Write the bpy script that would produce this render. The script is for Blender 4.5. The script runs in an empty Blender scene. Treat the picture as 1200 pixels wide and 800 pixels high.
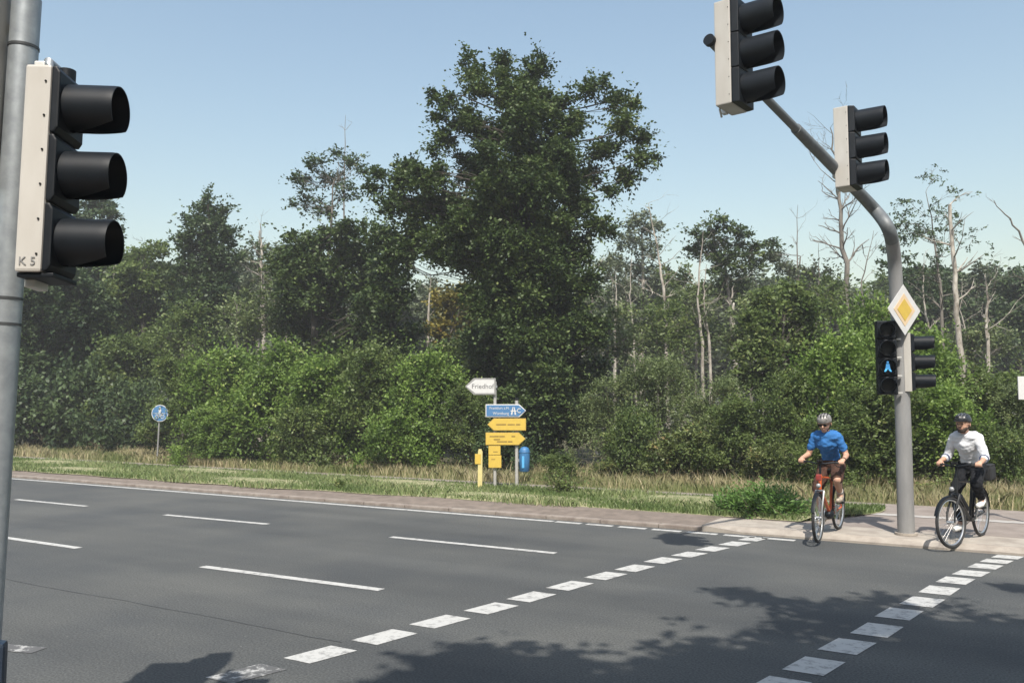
import bpy, bmesh, math, random
import numpy as np
from mathutils import Vector, Matrix

R = math.radians
sc = bpy.context.scene
col = sc.collection

# ------------------------------------------------------------------ camera, sky, sun, exposure
F = 1000.0                       # focal length in photo pixels (photo 1200 wide)
CAM_H = 1.9
PITCH = math.atan(75 / F)
cd = bpy.data.cameras.new('camera'); cam = bpy.data.objects.new('camera', cd); col.objects.link(cam)
cd.sensor_width = 36; cd.lens = 36 * F / 1200; cd.clip_start = 0.1; cd.clip_end = 3000
cam.location = (0, 0, CAM_H); cam.rotation_euler = (math.pi / 2 + PITCH, 0, 0)
sc.camera = cam

SUN_EL, SUN_AZ = 54.0, 181.0      # degrees; azimuth clockwise from +Y (behind the camera)
w = bpy.data.worlds.new('World'); sc.world = w; w.use_nodes = True
nt = w.node_tree; nt.nodes.clear()
sky = nt.nodes.new('ShaderNodeTexSky'); sky.sky_type = 'NISHITA'; sky.sun_disc = False
sky.sun_elevation = R(SUN_EL); sky.sun_rotation = R(SUN_AZ)
sky.altitude = 100; sky.air_density = 1.75; sky.dust_density = 2.4; sky.ozone_density = 0.6
bg = nt.nodes.new('ShaderNodeBackground'); bg.inputs[1].default_value = 0.125
wo = nt.nodes.new('ShaderNodeOutputWorld')
nt.links.new(sky.outputs[0], bg.inputs[0]); nt.links.new(bg.outputs[0], wo.inputs[0])

sl = bpy.data.lights.new('sun', 'SUN'); sl.energy = 5.0; sl.angle = R(0.6); sl.color = (1, 0.94, 0.85)
so = bpy.data.objects.new('sun', sl); col.objects.link(so)
sdir = Vector((math.sin(R(SUN_AZ)) * math.cos(R(SUN_EL)), math.cos(R(SUN_AZ)) * math.cos(R(SUN_EL)), math.sin(R(SUN_EL))))
so.rotation_euler = sdir.to_track_quat('Z', 'Y').to_euler(); so.location = (0, -20, 30)

sc.view_settings.view_transform = 'Standard'; sc.view_settings.look = 'None'
sc.view_settings.exposure = 0.45; sc.view_settings.gamma = 1
sc.cycles.max_bounces = 6; sc.cycles.transparent_max_bounces = 8

# ------------------------------------------------------------------ pixel -> world
CP, SP = math.cos(PITCH), math.sin(PITCH)
def ray(px, py):
    x = (px - 600) / F; u = -(py - 400) / F
    return Vector((x, CP - u * SP, SP + u * CP))
def P(px, py, D):
    """point at world y = D seen at photo pixel px, py"""
    r = ray(px, py); k = D / r.y
    return Vector((r.x * k, D, CAM_H + r.z * k))
def G(px, py, z=0.0):
    r = ray(px, py); k = (z - CAM_H) / r.z
    return Vector((r.x * k, r.y * k, z))
def Zat(py, D):
    return P(600, py, D).z
def Xat(px, D, py=475):
    return P(px, py, D).x
# road frame: s runs along the road to the right, n across it away from the camera
T = Vector((0.857, -0.515, 0)).normalized(); N = Vector((0.515, 0.857, 0)).normalized()
def RD(s, n, z=0.0):
    v = T * s + N * n; return Vector((v.x, v.y, z))

# ------------------------------------------------------------------ materials
MATS = {}
def new_mat(name):
    m = bpy.data.materials.new(name); m.use_nodes = True
    MATS[name] = m; return m, m.node_tree, m.node_tree.nodes['Principled BSDF']
def mat(name, c, rough=0.6, metal=0.0, var=0.0, scale=8.0, bump=0.0, c2=None, detail=6, emit=None, spec=0.5, coord='Object', stretch=(1, 1, 1)):
    if name in MATS: return MATS[name]
    m, t, b = new_mat(name)
    b.inputs['Base Color'].default_value = (*c, 1); b.inputs['Roughness'].default_value = rough
    b.inputs['Metallic'].default_value = metal; b.inputs['Specular IOR Level'].default_value = spec
    if c2 is None and var > 0: c2 = tuple(max(0, x * (1 - var)) for x in c)
    if c2 is not None or bump > 0:
        tc = t.nodes.new('ShaderNodeTexCoord'); mp = t.nodes.new('ShaderNodeMapping'); mp.inputs['Scale'].default_value = stretch
        nz = t.nodes.new('ShaderNodeTexNoise'); nz.inputs['Scale'].default_value = scale; nz.inputs['Detail'].default_value = detail
        nz.inputs['Roughness'].default_value = 0.62
        t.links.new(tc.outputs[coord], mp.inputs[0]); t.links.new(mp.outputs[0], nz.inputs['Vector'])
        if c2 is not None:
            cr = t.nodes.new('ShaderNodeValToRGB'); cr.color_ramp.elements[0].position = 0.35; cr.color_ramp.elements[1].position = 0.68
            cr.color_ramp.elements[0].color = (*c2, 1); cr.color_ramp.elements[1].color = (*c, 1)
            t.links.new(nz.outputs[0], cr.inputs[0]); t.links.new(cr.outputs[0], b.inputs['Base Color'])
        if bump > 0:
            bp = t.nodes.new('ShaderNodeBump'); bp.inputs['Strength'].default_value = bump; bp.inputs['Distance'].default_value = 0.02
            t.links.new(nz.outputs[0], bp.inputs['Height']); t.links.new(bp.outputs[0], b.inputs['Normal'])
    if emit:
        b.inputs['Emission Color'].default_value = (*emit[0], 1); b.inputs['Emission Strength'].default_value = emit[1]
    return m

def leaf_mat(name, dark, light, yellow=None, trans=0.3, rough=0.5):
    m, t, b = new_mat(name)
    at = t.nodes.new('ShaderNodeAttribute'); at.attribute_name = 'tint'
    cr = t.nodes.new('ShaderNodeValToRGB'); e = cr.color_ramp.elements
    e[0].position = 0.0; e[0].color = (*dark, 1); e[1].position = 0.85; e[1].color = (*light, 1)
    if yellow:
        x = e.new(1.0); x.color = (*yellow, 1)
    t.links.new(at.outputs['Fac'], cr.inputs[0]); t.links.new(cr.outputs[0], b.inputs['Base Color'])
    b.inputs['Roughness'].default_value = rough; b.inputs['Specular IOR Level'].default_value = 0.35
    tr = t.nodes.new('ShaderNodeBsdfTranslucent'); mx = t.nodes.new('ShaderNodeMixShader'); mx.inputs[0].default_value = trans
    t.links.new(cr.outputs[0], tr.inputs[0]); out = t.nodes['Material Output']
    t.links.new(b.outputs[0], mx.inputs[1]); t.links.new(tr.outputs[0], mx.inputs[2]); t.links.new(mx.outputs[0], out.inputs[0])
    return m

L_OAK = leaf_mat('leaf_oak', (0.025, 0.048, 0.014), (0.088, 0.130, 0.036), (0.14, 0.17, 0.05), 0.26)
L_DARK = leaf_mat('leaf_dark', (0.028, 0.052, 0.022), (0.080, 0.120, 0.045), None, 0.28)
L_BRIGHT = leaf_mat('leaf_bright', (0.060, 0.110, 0.020), (0.200, 0.300, 0.065), (0.32, 0.38, 0.12), 0.42)
L_MID = leaf_mat('leaf_mid', (0.055, 0.090, 0.025), (0.165, 0.220, 0.065), (0.25, 0.27, 0.09), 0.40)
L_PALE = leaf_mat('leaf_pale', (0.085, 0.120, 0.045), (0.200, 0.250, 0.100), (0.28, 0.29, 0.13), 0.36)
L_HAZY = leaf_mat('leaf_grey_green', (0.080, 0.105, 0.060), (0.160, 0.190, 0.110), (0.24, 0.23, 0.13), 0.30)
L_AUTUMN = leaf_mat('leaf_autumn', (0.10, 0.10, 0.02), (0.26, 0.22, 0.05), (0.30, 0.17, 0.05), 0.3)
L_BRAMBLE = leaf_mat('leaf_bramble', (0.050, 0.081, 0.022), (0.163, 0.194, 0.062), (0.275, 0.200, 0.088), 0.25)
L_GRASS = leaf_mat('blade_green', (0.090, 0.145, 0.040), (0.250, 0.300, 0.130), (0.42, 0.40, 0.23), 0.3)
L_STRAW = leaf_mat('blade_straw', (0.131, 0.174, 0.051), (0.406, 0.355, 0.210), (0.551, 0.464, 0.304), 0.3)
L_WEED = leaf_mat('weed_green', (0.055, 0.110, 0.022), (0.140, 0.250, 0.060), None, 0.35)
BARK = mat('bark_dark', (0.085, 0.072, 0.058), 0.9, c2=(0.035, 0.03, 0.025), scale=6, bump=0.5, stretch=(1, 1, .3))
BARK_PALE = mat('bark_pale', (0.46, 0.43, 0.38), 0.85, c2=(0.15, 0.125, 0.10), scale=5, bump=0.4, stretch=(1, 1, .5))
BARK_GREY = mat('bark_grey', (0.20, 0.18, 0.155), 0.85, c2=(0.09, 0.08, 0.07), scale=5, bump=0.4, stretch=(1, 1, .4))
STEM = mat('stem', (0.14, 0.12, 0.07), 0.9, var=.5, scale=10)

GALV = mat('galvanised_steel', (0.36, 0.39, 0.41), 0.45, 0.5, c2=(0.26, 0.285, 0.305), scale=14, bump=0.05)
GALV_ARM = mat('weathered_steel', (0.15, 0.165, 0.175), 0.55, 0.2, c2=(0.11, 0.12, 0.125), scale=9)
GALV_POLE = mat('dull_steel_pole', (0.27, 0.27, 0.268), 0.6, 0.15, c2=(0.205, 0.205, 0.205), scale=7, stretch=(1, 1, .3))
CREAM = mat('cream_enamel', (0.47, 0.455, 0.425), 0.5, c2=(0.39, 0.37, 0.335), scale=3.5, stretch=(1, 1, .35), bump=0.02)
BLACKP = mat('black_polycarbonate', (0.004, 0.006, 0.009), 0.5, c2=(0.007, 0.010, 0.014), scale=10, spec=0.25)
BLACKI = mat('black_matt', (0.006, 0.007, 0.008), 0.8, var=.3, scale=14, spec=.2)
RUBBER = mat('rubber', (0.025, 0.025, 0.026), 0.75, var=.3, scale=30)
ALU = mat('aluminium', (0.62, 0.63, 0.64), 0.35, 0.9, var=.15, scale=20)
CHROME = mat('bright_steel', (0.7, 0.7, 0.7), 0.2, 1.0, var=.1, scale=20)
WHITEP = mat('sign_white', (0.55, 0.55, 0.545), 0.45, var=.08, scale=9)
SIGNBLUE = mat('sign_blue', (0.05, 0.145, 0.30), 0.55, c2=(0.06, 0.165, 0.33), scale=9)
SIGNYEL = mat('sign_yellow', (0.54, 0.38, 0.06), 0.55, c2=(0.48, 0.335, 0.06), scale=9)
OLIVE = mat('faded_black_print', (0.27, 0.18, 0.04), 0.6, var=.2, scale=20)
BLACKT = mat('black_print', (0.04, 0.04, 0.045), 0.6, var=.2, scale=20)

# ------------------------------------------------------------------ mesh builder
def basis(d):
    d = d.normalized(); a = Vector((0, 0, 1)) if abs(d.z) < 0.95 else Vector((1, 0, 0))
    x = d.cross(a).normalized(); return x, d.cross(x).normalized()
class MB:
    def __init__(s): s.v = []; s.f = []
    def add(s, vs, fs):
        o = len(s.v); s.v += [Vector(p) for p in vs]; s.f += [tuple(i + o for i in f) for f in fs]; return s
    def box(s, c, d, M=None):
        c = Vector(c); hx, hy, hz = d[0] / 2, d[1] / 2, d[2] / 2
        vs = [Vector((x, y, z)) for x in (-hx, hx) for y in (-hy, hy) for z in (-hz, hz)]
        if M is not None: vs = [M @ v for v in vs]
        vs = [c + v for v in vs]
        return s.add(vs, [(0, 1, 3, 2), (4, 6, 7, 5), (0, 4, 5, 1), (2, 3, 7, 6), (0, 2, 6, 4), (1, 5, 7, 3)])
    def tube(s, pts, rad, seg=10, cap=True, closed=False):
        pts = [Vector(p) for p in pts]; n = len(pts)
        if not hasattr(rad, '__len__'): rad = [rad] * n
        o = len(s.v); x = None
        for i, p in enumerate(pts):
            if closed: d = pts[(i + 1) % n] - pts[i - 1]
            else: d = pts[min(i + 1, n - 1)] - pts[max(i - 1, 0)]
            d.normalize()
            if x is None: x, y = basis(d)
            else:
                x = (x - d * x.dot(d)).normalized(); y = d.cross(x)
            y = d.cross(x)
            for k in range(seg):
                a = 2 * math.pi * k / seg
                s.v.append(p + (x * math.cos(a) + y * math.sin(a)) * rad[i])
        for i in range(n if closed else n - 1):
            j = (i + 1) % n
            for k in range(seg):
                k2 = (k + 1) % seg
                s.f.append((o + i * seg + k, o + i * seg + k2, o + j * seg + k2, o + j * seg + k))
        if cap and not closed:
            s.f.append(tuple(o + k for k in range(seg))[::-1]); s.f.append(tuple(o + (n - 1) * seg + k for k in range(seg)))
        return s
    def sphere(s, c, r, seg=12, rings=8, sc_=(1, 1, 1), M=None):
        c = Vector(c); vs = []; fs = []
        for i in range(rings + 1):
            th = math.pi * i / rings
            for k in range(seg):
                a = 2 * math.pi * k / seg
                v = Vector((math.sin(th) * math.cos(a) * r * sc_[0], math.sin(th) * math.sin(a) * r * sc_[1], math.cos(th) * r * sc_[2]))
                if M is not None: v = M @ v
                vs.append(c + v)
        for i in range(rings):
            for k in range(seg):
                k2 = (k + 1) % seg; fs.append((i * seg + k, (i + 1) * seg + k, (i + 1) * seg + k2, i * seg + k2))
        return s.add(vs, fs)
    def prism(s, poly, axis_o, ax, ay, th):
        """poly 2D points extruded by th along ax x ay, centred on origin axis_o"""
        ax = Vector(ax); ay = Vector(ay); nz = ax.cross(ay).normalized(); o = Vector(axis_o); n = len(poly)
        a = [o + ax * p[0] + ay * p[1] - nz * th / 2 for p in poly]; b = [o + ax * p[0] + ay * p[1] + nz * th / 2 for p in poly]
        return s.add(a + b, [tuple(range(n))[::-1], tuple(range(n, 2 * n))] + [(i, (i + 1) % n, n + (i + 1) % n, n + i) for i in range(n)])
    def build(s, name, m, parent=None, smooth=False, bevel=0):
        me = bpy.data.meshes.new(name); me.from_pydata([tuple(v) for v in s.v], [], s.f); me.validate()
        bm = bmesh.new(); bm.from_mesh(me)
        bmesh.ops.remove_doubles(bm, verts=bm.verts, dist=1e-6)
        bmesh.ops.recalc_face_normals(bm, faces=bm.faces)
        if bevel > 0:
            es = [e for e in bm.edges if len(e.link_faces) == 2 and e.calc_face_angle(0) > 0.6]
            bmesh.ops.bevel(bm, geom=es, offset=bevel, segments=2, affect='EDGES', profile=0.6, clamp_overlap=True)
        bm.to_mesh(me); bm.free()
        if smooth:
            me.polygons.foreach_set('use_smooth', [True] * len(me.polygons))
            try: me.set_sharp_from_angle(angle=R(40))
            except Exception: pass
        me.materials.append(m)
        o = bpy.data.objects.new(name, me); col.objects.link(o)
        if parent: o.parent = parent
        return o

def tag(o, label=None, cat=None, group=None, kind=None):
    if label: o['label'] = label
    if cat: o['category'] = cat
    if group: o['group'] = group
    if kind: o['kind'] = kind
    return o
def thing(name, label, cat, loc=(0, 0, 0), rz=0, group=None):
    o = bpy.data.objects.new(name, None); col.objects.link(o); o.location = loc; o.rotation_euler = (0, 0, rz)
    o.empty_display_size = 0.2
    return tag(o, label, cat, group)
def copy_tree(o, parent=None):
    c = o.copy(); col.objects.link(c); c.parent = parent
    for ch in [x for x in o.children]: copy_tree(ch, c)
    return c
def np_mesh(name, V, nper, m, parent=None, tint=None, smooth=False):
    """V: (n_faces*nper,3) -> polygons of nper verts"""
    V = np.ascontiguousarray(V, dtype=np.float32); nf = len(V) // nper
    me = bpy.data.meshes.new(name); me.vertices.add(len(V)); me.loops.add(len(V)); me.polygons.add(nf)
    me.vertices.foreach_set('co', V.ravel()); me.loops.foreach_set('vertex_index', np.arange(len(V), dtype=np.int32))
    me.polygons.foreach_set('loop_start', np.arange(0, len(V), nper, dtype=np.int32))
    me.update(calc_edges=True)
    if tint is not None:
        a = me.attributes.new('tint', 'FLOAT', 'FACE'); a.data.foreach_set('value', np.clip(tint, 0, 1).astype(np.float32))
    me.materials.append(m)
    o = bpy.data.objects.new(name, me); col.objects.link(o)
    if parent: o.parent = parent
    return o
def text_obj(name, body, size, m, parent, loc, ax, ay, align='LEFT', th=0.002, bold=0.0):
    cu = bpy.data.curves.new(name, 'FONT'); cu.body = body; cu.size = size; cu.align_x = align; cu.align_y = 'CENTER'
    cu.extrude = th; cu.offset = bold; cu.resolution_u = 3
    tmp = bpy.data.objects.new('tmp', cu); col.objects.link(tmp)
    dg = bpy.context.evaluated_depsgraph_get(); me = bpy.data.meshes.new_from_object(tmp.evaluated_get(dg))
    bpy.data.objects.remove(tmp); bpy.data.curves.remove(cu)
    ax = Vector(ax).normalized(); ay = Vector(ay).normalized(); az = ax.cross(ay)
    M = Matrix(((ax.x, ay.x, az.x, loc[0]), (ax.y, ay.y, az.y, loc[1]), (ax.z, ay.z, az.z, loc[2]), (0, 0, 0, 1)))
    me.transform(M); me.materials.clear(); me.materials.append(m)
    o = bpy.data.objects.new(name, me); col.objects.link(o); o.parent = parent
    return o

# ------------------------------------------------------------------ ground, road, pavements
def asphalt():
    m, t, b = new_mat('asphalt')
    L = t.links.new; nd = t.nodes.new
    tc = nd('ShaderNodeTexCoord')
    mp = nd('ShaderNodeMapping'); mp.inputs['Rotation'].default_value = (0, 0, R(31)); L(tc.outputs['Object'], mp.inputs[0])
    mp2 = nd('ShaderNodeMapping'); mp2.inputs['Scale'].default_value = (0.10, 1.1, 1); L(mp.outputs[0], mp2.inputs[0])
    n1 = nd('ShaderNodeTexNoise'); n1.inputs['Scale'].default_value = 1.0; n1.inputs['Detail'].default_value = 5; L(mp2.outputs[0], n1.inputs['Vector'])
    n2 = nd('ShaderNodeTexNoise'); n2.inputs['Scale'].default_value = 60; n2.inputs['Detail'].default_value = 3; L(mp.outputs[0], n2.inputs['Vector'])
    n3 = nd('ShaderNodeTexNoise'); n3.inputs['Scale'].default_value = 0.55; n3.inputs['Detail'].default_value = 4; L(mp.outputs[0], n3.inputs['Vector'])
    c1 = nd('ShaderNodeValToRGB'); e = c1.color_ramp.elements
    e[0].position = .3; e[0].color = (.058, .061, .062, 1); e[1].position = .7; e[1].color = (.082, .085, .084, 1); L(n1.outputs[0], c1.inputs[0])
    c3 = nd('ShaderNodeValToRGB'); e = c3.color_ramp.elements
    e[0].position = .35; e[0].color = (.80, .82, .85, 1); e[1].position = .62; e[1].color = (1.10, 1.09, 1.06, 1); L(n3.outputs[0], c3.inputs[0])
    mx = nd('ShaderNodeMix'); mx.data_type = 'RGBA'; mx.blend_type = 'MULTIPLY'; mx.inputs[0].default_value = 1
    L(c1.outputs[0], mx.inputs[6]); L(c3.outputs[0], mx.inputs[7])
    c2 = nd('ShaderNodeValToRGB'); e = c2.color_ramp.elements
    e[0].position = .3; e[0].color = (.55, .55, .55, 1); e[1].position = .7; e[1].color = (1.45, 1.44, 1.42, 1); L(n2.outputs[0], c2.inputs[0])
    m2 = nd('ShaderNodeMix'); m2.data_type = 'RGBA'; m2.blend_type = 'MULTIPLY'; m2.inputs[0].default_value = 1
    L(mx.outputs[2], m2.inputs[6]); L(c2.outputs[0], m2.inputs[7])
    # stone speckles
    vo = nd('ShaderNodeTexVoronoi'); vo.inputs['Scale'].default_value = 7; L(mp.outputs[0], vo.inputs['Vector'])
    c4 = nd('ShaderNodeValToRGB'); e = c4.color_ramp.elements
    e[0].position = .0; e[0].color = (1.9, 1.85, 1.75, 1); e[1].position = .10; e[1].color = (1, 1, 1, 1); L(vo.outputs['Distance'], c4.inputs[0])
    m3 = nd('ShaderNodeMix'); m3.data_type = 'RGBA'; m3.blend_type = 'MULTIPLY'; m3.inputs[0].default_value = 1
    L(m2.outputs[2], m3.inputs[6]); L(c4.outputs[0], m3.inputs[7])
    L(m3.outputs[2], b.inputs['Base Color']); b.inputs['Roughness'].default_value = .82; b.inputs['Specular IOR Level'].default_value = .35
    bp = nd('ShaderNodeBump'); bp.inputs['Strength'].default_value = .35; bp.inputs['Distance'].default_value = .01
    L(n2.outputs[0], bp.inputs['Height']); L(bp.outputs[0], b.inputs['Normal'])
    return m
ASPH = asphalt()
def paint(worn):
    m, t, b = new_mat('road_paint_worn' if worn else 'road_paint')
    tc = t.nodes.new('ShaderNodeTexCoord'); nz = t.nodes.new('ShaderNodeTexNoise'); nz.inputs['Scale'].default_value = 9; nz.inputs['Detail'].default_value = 9
    nz.inputs['Roughness'].default_value = .75
    t.links.new(tc.outputs['Object'], nz.inputs['Vector']); cr = t.nodes.new('ShaderNodeValToRGB'); e = cr.color_ramp.elements
    if worn: e[0].position = .50; e[0].color = (.09, .09, .09, 1); e[1].position = .58; e[1].color = (.36, .36, .35, 1)
    else: e[0].position = .36; e[0].color = (.17, .17, .165, 1); e[1].position = .50; e[1].color = (.42, .42, .405, 1)
    t.links.new(nz.outputs[0], cr.inputs[0]); t.links.new(cr.outputs[0], b.inputs['Base Color']); b.inputs['Roughness'].default_value = .7
    return m
PAINT, PAINTW = paint(False), paint(True)
SOIL = mat('soil', (0.20, 0.19, 0.085), 1.0, c2=(0.085, 0.10, 0.035), scale=1.6, bump=.5)
VERGE = mat('verge_turf', (0.32, 0.29, 0.18), 1.0, c2=(0.15, 0.17, 0.075), scale=3.5, bump=.5)
FLOORM = mat('forest_floor', (0.09, 0.075, 0.04), 1.0, c2=(0.04, 0.045, 0.02), scale=2.5, bump=.5)
BRICKY = mat('red_brown_paving', (0.195, 0.158, 0.132), .9, c2=(0.125, 0.102, 0.084), scale=5, bump=.2)
PATHM = mat('pinkish_paving', (0.245, 0.21, 0.185), .9, c2=(0.185, 0.155, 0.135), scale=3.2, bump=.2)
CONC = mat('pale_concrete', (0.36, 0.325, 0.28), .85, c2=(0.24, 0.21, 0.18), scale=3.5, bump=.15)
KERB = mat('kerb_stone', (0.27, 0.235, 0.205), .85, c2=(0.17, 0.14, 0.12), scale=5, bump=.15)

def strip(name, s0, s1, n0, n1, z0, z1, m, step=None):
    b = MB(); pts = [(s0, n0), (s1, n0), (s1, n1), (s0, n1)]
    b.add([RD(s, n, z0) for s, n in pts] + [RD(s, n, z1) for s, n in pts],
          [(3, 2, 1, 0), (4, 5, 6, 7), (0, 1, 5, 4), (1, 2, 6, 5), (2, 3, 7, 6), (3, 0, 4, 7)])
    return b
g = MB().add([(-420, -200, -.06), (420, -200, -.06), (420, 420, -.06), (-420, 420, -.06)], [(0, 1, 2, 3)])
tag(g.build('ground', SOIL), kind='structure')
rd = MB().add([RD(-300, 2.3, 0), RD(200, 2.3, 0), RD(200, 12.74, 0), RD(-300, 12.74, 0)], [(0, 1, 2, 3)])
tag(rd.build('road', ASPH), kind='structure')

hz = MB().box((0, 110, 8.4), (850, 630, 19.2)); hm_, ht, hb_ = new_mat('haze_air')
pv = ht.nodes.new('ShaderNodeVolumePrincipled'); pv.inputs['Color'].default_value = (.93, .95, 1.0, 1); pv.inputs['Density'].default_value = 0.0013; pv.inputs['Anisotropy'].default_value = 0.0
ht.nodes.remove(hb_); ht.links.new(pv.outputs[0], ht.nodes['Material Output'].inputs['Volume'])
tag(hz.build('haze', hm_), kind='stuff')
# near pavement under the camera and left pole
tag(strip('x', -60, 60, -4.0, 2.12, -.05, .12, 0).build('near_pavement', PATHM), kind='structure')
tag(strip('x', -60, 60, 2.125, 2.3, -.05, .125, 0).build('near_kerb', KERB), kind='structure')

# far side: kerb, paving strip, verge, cycle path
SK = -4.3                                      # where the full-height kerb ends and the dropped kerb begins
kb = MB()
s = -140.0
while s < SK - .01:
    e = min(s + 1.0, SK)
    kb.add(strip('x', s + .006, e - .006, 12.75, 12.90, -.05, .06, 0).v, [(3, 2, 1, 0), (4, 5, 6, 7), (0, 1, 5, 4), (1, 2, 6, 5), (2, 3, 7, 6), (3, 0, 4, 7)])
    s = e
tag(kb.build('far_kerb', KERB, bevel=.015), kind='structure')
ps = MB().add([RD(-140, 12.905, .055), RD(SK, 12.905, .055), RD(SK, 13.86, .099), RD(-140, 13.86, .099), RD(SK, 12.905, -.05), RD(SK, 13.86, -.05)], [(0, 1, 2, 3), (1, 4, 5, 2)])
tag(ps.build('paving_strip', BRICKY), kind='structure')
# dropped kerb and ramp of pale concrete in front of the crossing
dk = MB(); zs = 0.03
dk.add([RD(SK, 12.75, -.05), RD(40, 12.75, -.05), RD(40, 13.75, -.05), RD(SK, 13.75, -.05),
        RD(SK + .6, 12.75, zs), RD(40, 12.75, zs), RD(40, 13.75, .09), RD(SK, 13.75, .09), RD(SK, 12.9, .09), RD(SK, 12.75, .09)],
       [(4, 5, 6, 7, 8), (0, 1, 5, 4), (1, 2, 6, 5), (2, 3, 7, 6), (4, 8, 9), (0, 4, 9)])
tag(dk.build('crossing_ramp', CONC), kind='structure')
tag(MB().add([RD(SK, 13.755, .088), RD(40, 13.755, .088), RD(40, 17.3, .088), RD(SK, 17.3, .088)], [(0, 1, 2, 3)]).build('pavement', PATHM), kind='structure')
tag(MB().add([RD(-140, 16.25, .10), RD(SK - .004, 16.25, .10), RD(SK - .004, 17.3, .088), RD(-140, 17.3, .088)], [(0, 1, 2, 3)]).build('cycle_path', PATHM), kind='structure')
# verge: gentle uneven sheet, with the rounded end by the crossing
def vz(s, n): return .10 + .05 * math.sin(s * .9) * math.sin(n * 2.1) * min(1, max(0, (n - 13.9) * 2))
def vend(n):  # right end of verge
    k = (n - 13.85) / (16.25 - 13.85); return -3.1 + 1.6 * k * (1 - .35 * k) - .5 * (k > .8) * (k - .8)
def vedge(s): return 13.86 - .42 * min(1, max(0, (-s - 8) / 7)) + .06 * math.sin(s * 2.3) * (s < -8)
vb = MB(); ns = [13.86 + i * (16.24 - 13.86) / 10 for i in range(11)]; cols_ = 160; idx = {}
for i in range(cols_ + 1):
    for j, n in enumerate(ns):
        s1 = vend(n); s = -140 + (s1 + 140) * (1 - (1 - i / cols_) ** 2.2)
        if j == 0: n = vedge(s)
        z = max(.105 + .05 * math.sin(s * .9) * math.sin(n * 2.1) + .03, .1) if 0 < j < 10 else .1
        idx[i, j] = len(vb.v); vb.v.append(RD(s, n, z))
for i in range(cols_):
    for j in range(10): vb.f.append((idx[i, j], idx[i + 1, j], idx[i + 1, j + 1], idx[i, j + 1]))
tag(vb.build('verge', VERGE, smooth=True), kind='structure')
fl = MB().add([RD(-200, 17.31, .07), RD(60, 17.31, .07), RD(60, 20.4, .12), RD(-200, 20.4, .12)], [(0, 1, 2, 3)])
tag(fl.build('grass_bank', SOIL), kind='structure')
fl = MB().add([RD(-200, 20.41, .12), RD(90, 20.41, .12), RD(160, 140, .2), RD(-300, 140, .2)], [(0, 1, 2, 3)])
tag(fl.build('forest_floor', FLOORM), kind='structure')

# painted markings, from their ground positions
mk = MB(); mkw = MB()
def quad_s(mb, s0, s1, n0, n1, z=.004): mb.add([RD(s0, n0, z), RD(s1, n0, z), RD(s1, n1, z), RD(s0, n1, z)], [(0, 1, 2, 3)])
def sn(v): return v.dot(T), v.dot(N)
sE, nE = sn(G(15, 558)); s2_, n2_ = sn(G(880, 627))
quad_s(mk, -140, s2_ - 3.2, nE * 0 + 12.46, 12.60)
k = s2_ - 3.15
while k < s2_ + .5: quad_s(mk, k, k + .46, 12.46, 12.60); k += .56
def dash(a, b, wd, mb=mk):
    A, B = G(*a), G(*b); d = (B - A).normalized(); q = Vector((-d.y, d.x, 0)) * wd / 2
    mb.add([A - q + Vector((0, 0, .004)), B - q + Vector((0, 0, .004)), B + q + Vector((0, 0, .004)), A + q + Vector((0, 0, .004))], [(0, 1, 2, 3)])
for a, b in [((19, 585), (101, 593)), ((193, 603), (314, 614)), ((458, 629), (651, 648)), ((-60, 577.5), (-6, 582.5))]: dash(a, b, .12)
for a, b in [((-70, 619), (92, 642)), ((237, 663.5), (447, 691))]: dash(a, b, .12)
dash((-10, 757), (46, 762), .16, mkw)
def block_row(cents, wpx, ax_a, ax_b, wid, worn=()):
    pass
# crossing blocks given by their corner pixels (left, right ends on the near and far edges)
left_c = [(883, 631.5), (861, 637), (835, 643), (808, 649.5), (777, 656.5), (744, 665.5), (710, 674.5), (668, 686), (623, 699), (576, 712.5), (516, 728), (451, 746), (376, 766.5), (289, 789)]
right_c = [(1181, 652.5), (1168, 657.5), (1155, 663.5), (1138, 671.5), (1120, 680), (1101, 691.5), (1081, 705), (1054, 719), (1028, 738), (993, 757), (954, 780), (912, 804)]
dirc = (G(744, 665) - G(376, 766)).normalized()
for row, (ln, wd) in ((left_c, (.345, .27)), (right_c, (.33, .29))):
    for i, c in enumerate(row):
        C_ = G(*c); 
        a = G(*row[max(i - 1, 0)]); b_ = G(*row[min(i + 1, len(row) - 1)]); sp = (a - b_).length / (2 if 0 < i < len(row) - 1 else 1)
        d = (a - b_).normalized(); q = T * -1
        L_ = d * sp * ln; W_ = q * wd / 2
        pts = [C_ - L_ - W_, C_ + L_ - W_, C_ + L_ + W_, C_ - L_ + W_]
        (mkw if (row is left_c and i == 13) else mk).add([p + Vector((0, 0, .004)) for p in pts], [(0, 1, 2, 3)])
tag(mk.build('road_markings', PAINT), kind='structure')
tag(mkw.build('worn_road_markings', PAINTW), kind='structure')
# line on the pavement
pl = MB(); pl.add([RD(-2.3, 15.42, .094), RD(30, 15.42, .094), RD(30, 15.68, .094), RD(-2.3, 15.68, .094)], [(0, 1, 2, 3)])
tag(pl.build('path_line', mat('pale_paving_line', (.40, .385, .36), .8, c2=(.3, .28, .26), scale=6)), kind='structure')
# tar seam and repaired crack along the near lane
cr_ = MB(); rs = random.Random(4); n_ = 5.35; pts = []
s = -16.0
while s < -4.5: n_ += rs.uniform(-.02, .02); pts.append(RD(s, n_, .003)); s += .35
for a, b in zip(pts[:-1], pts[1:]):
    h = rs.uniform(.002, .007); cr_.add([a - N * h, b - N * h, b + N * h, a + N * h], [(0, 1, 2, 3)])
tag(cr_.build('tar_seam', mat('tar', (.052, .054, .055), .6, var=.2)), kind='structure')

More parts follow.
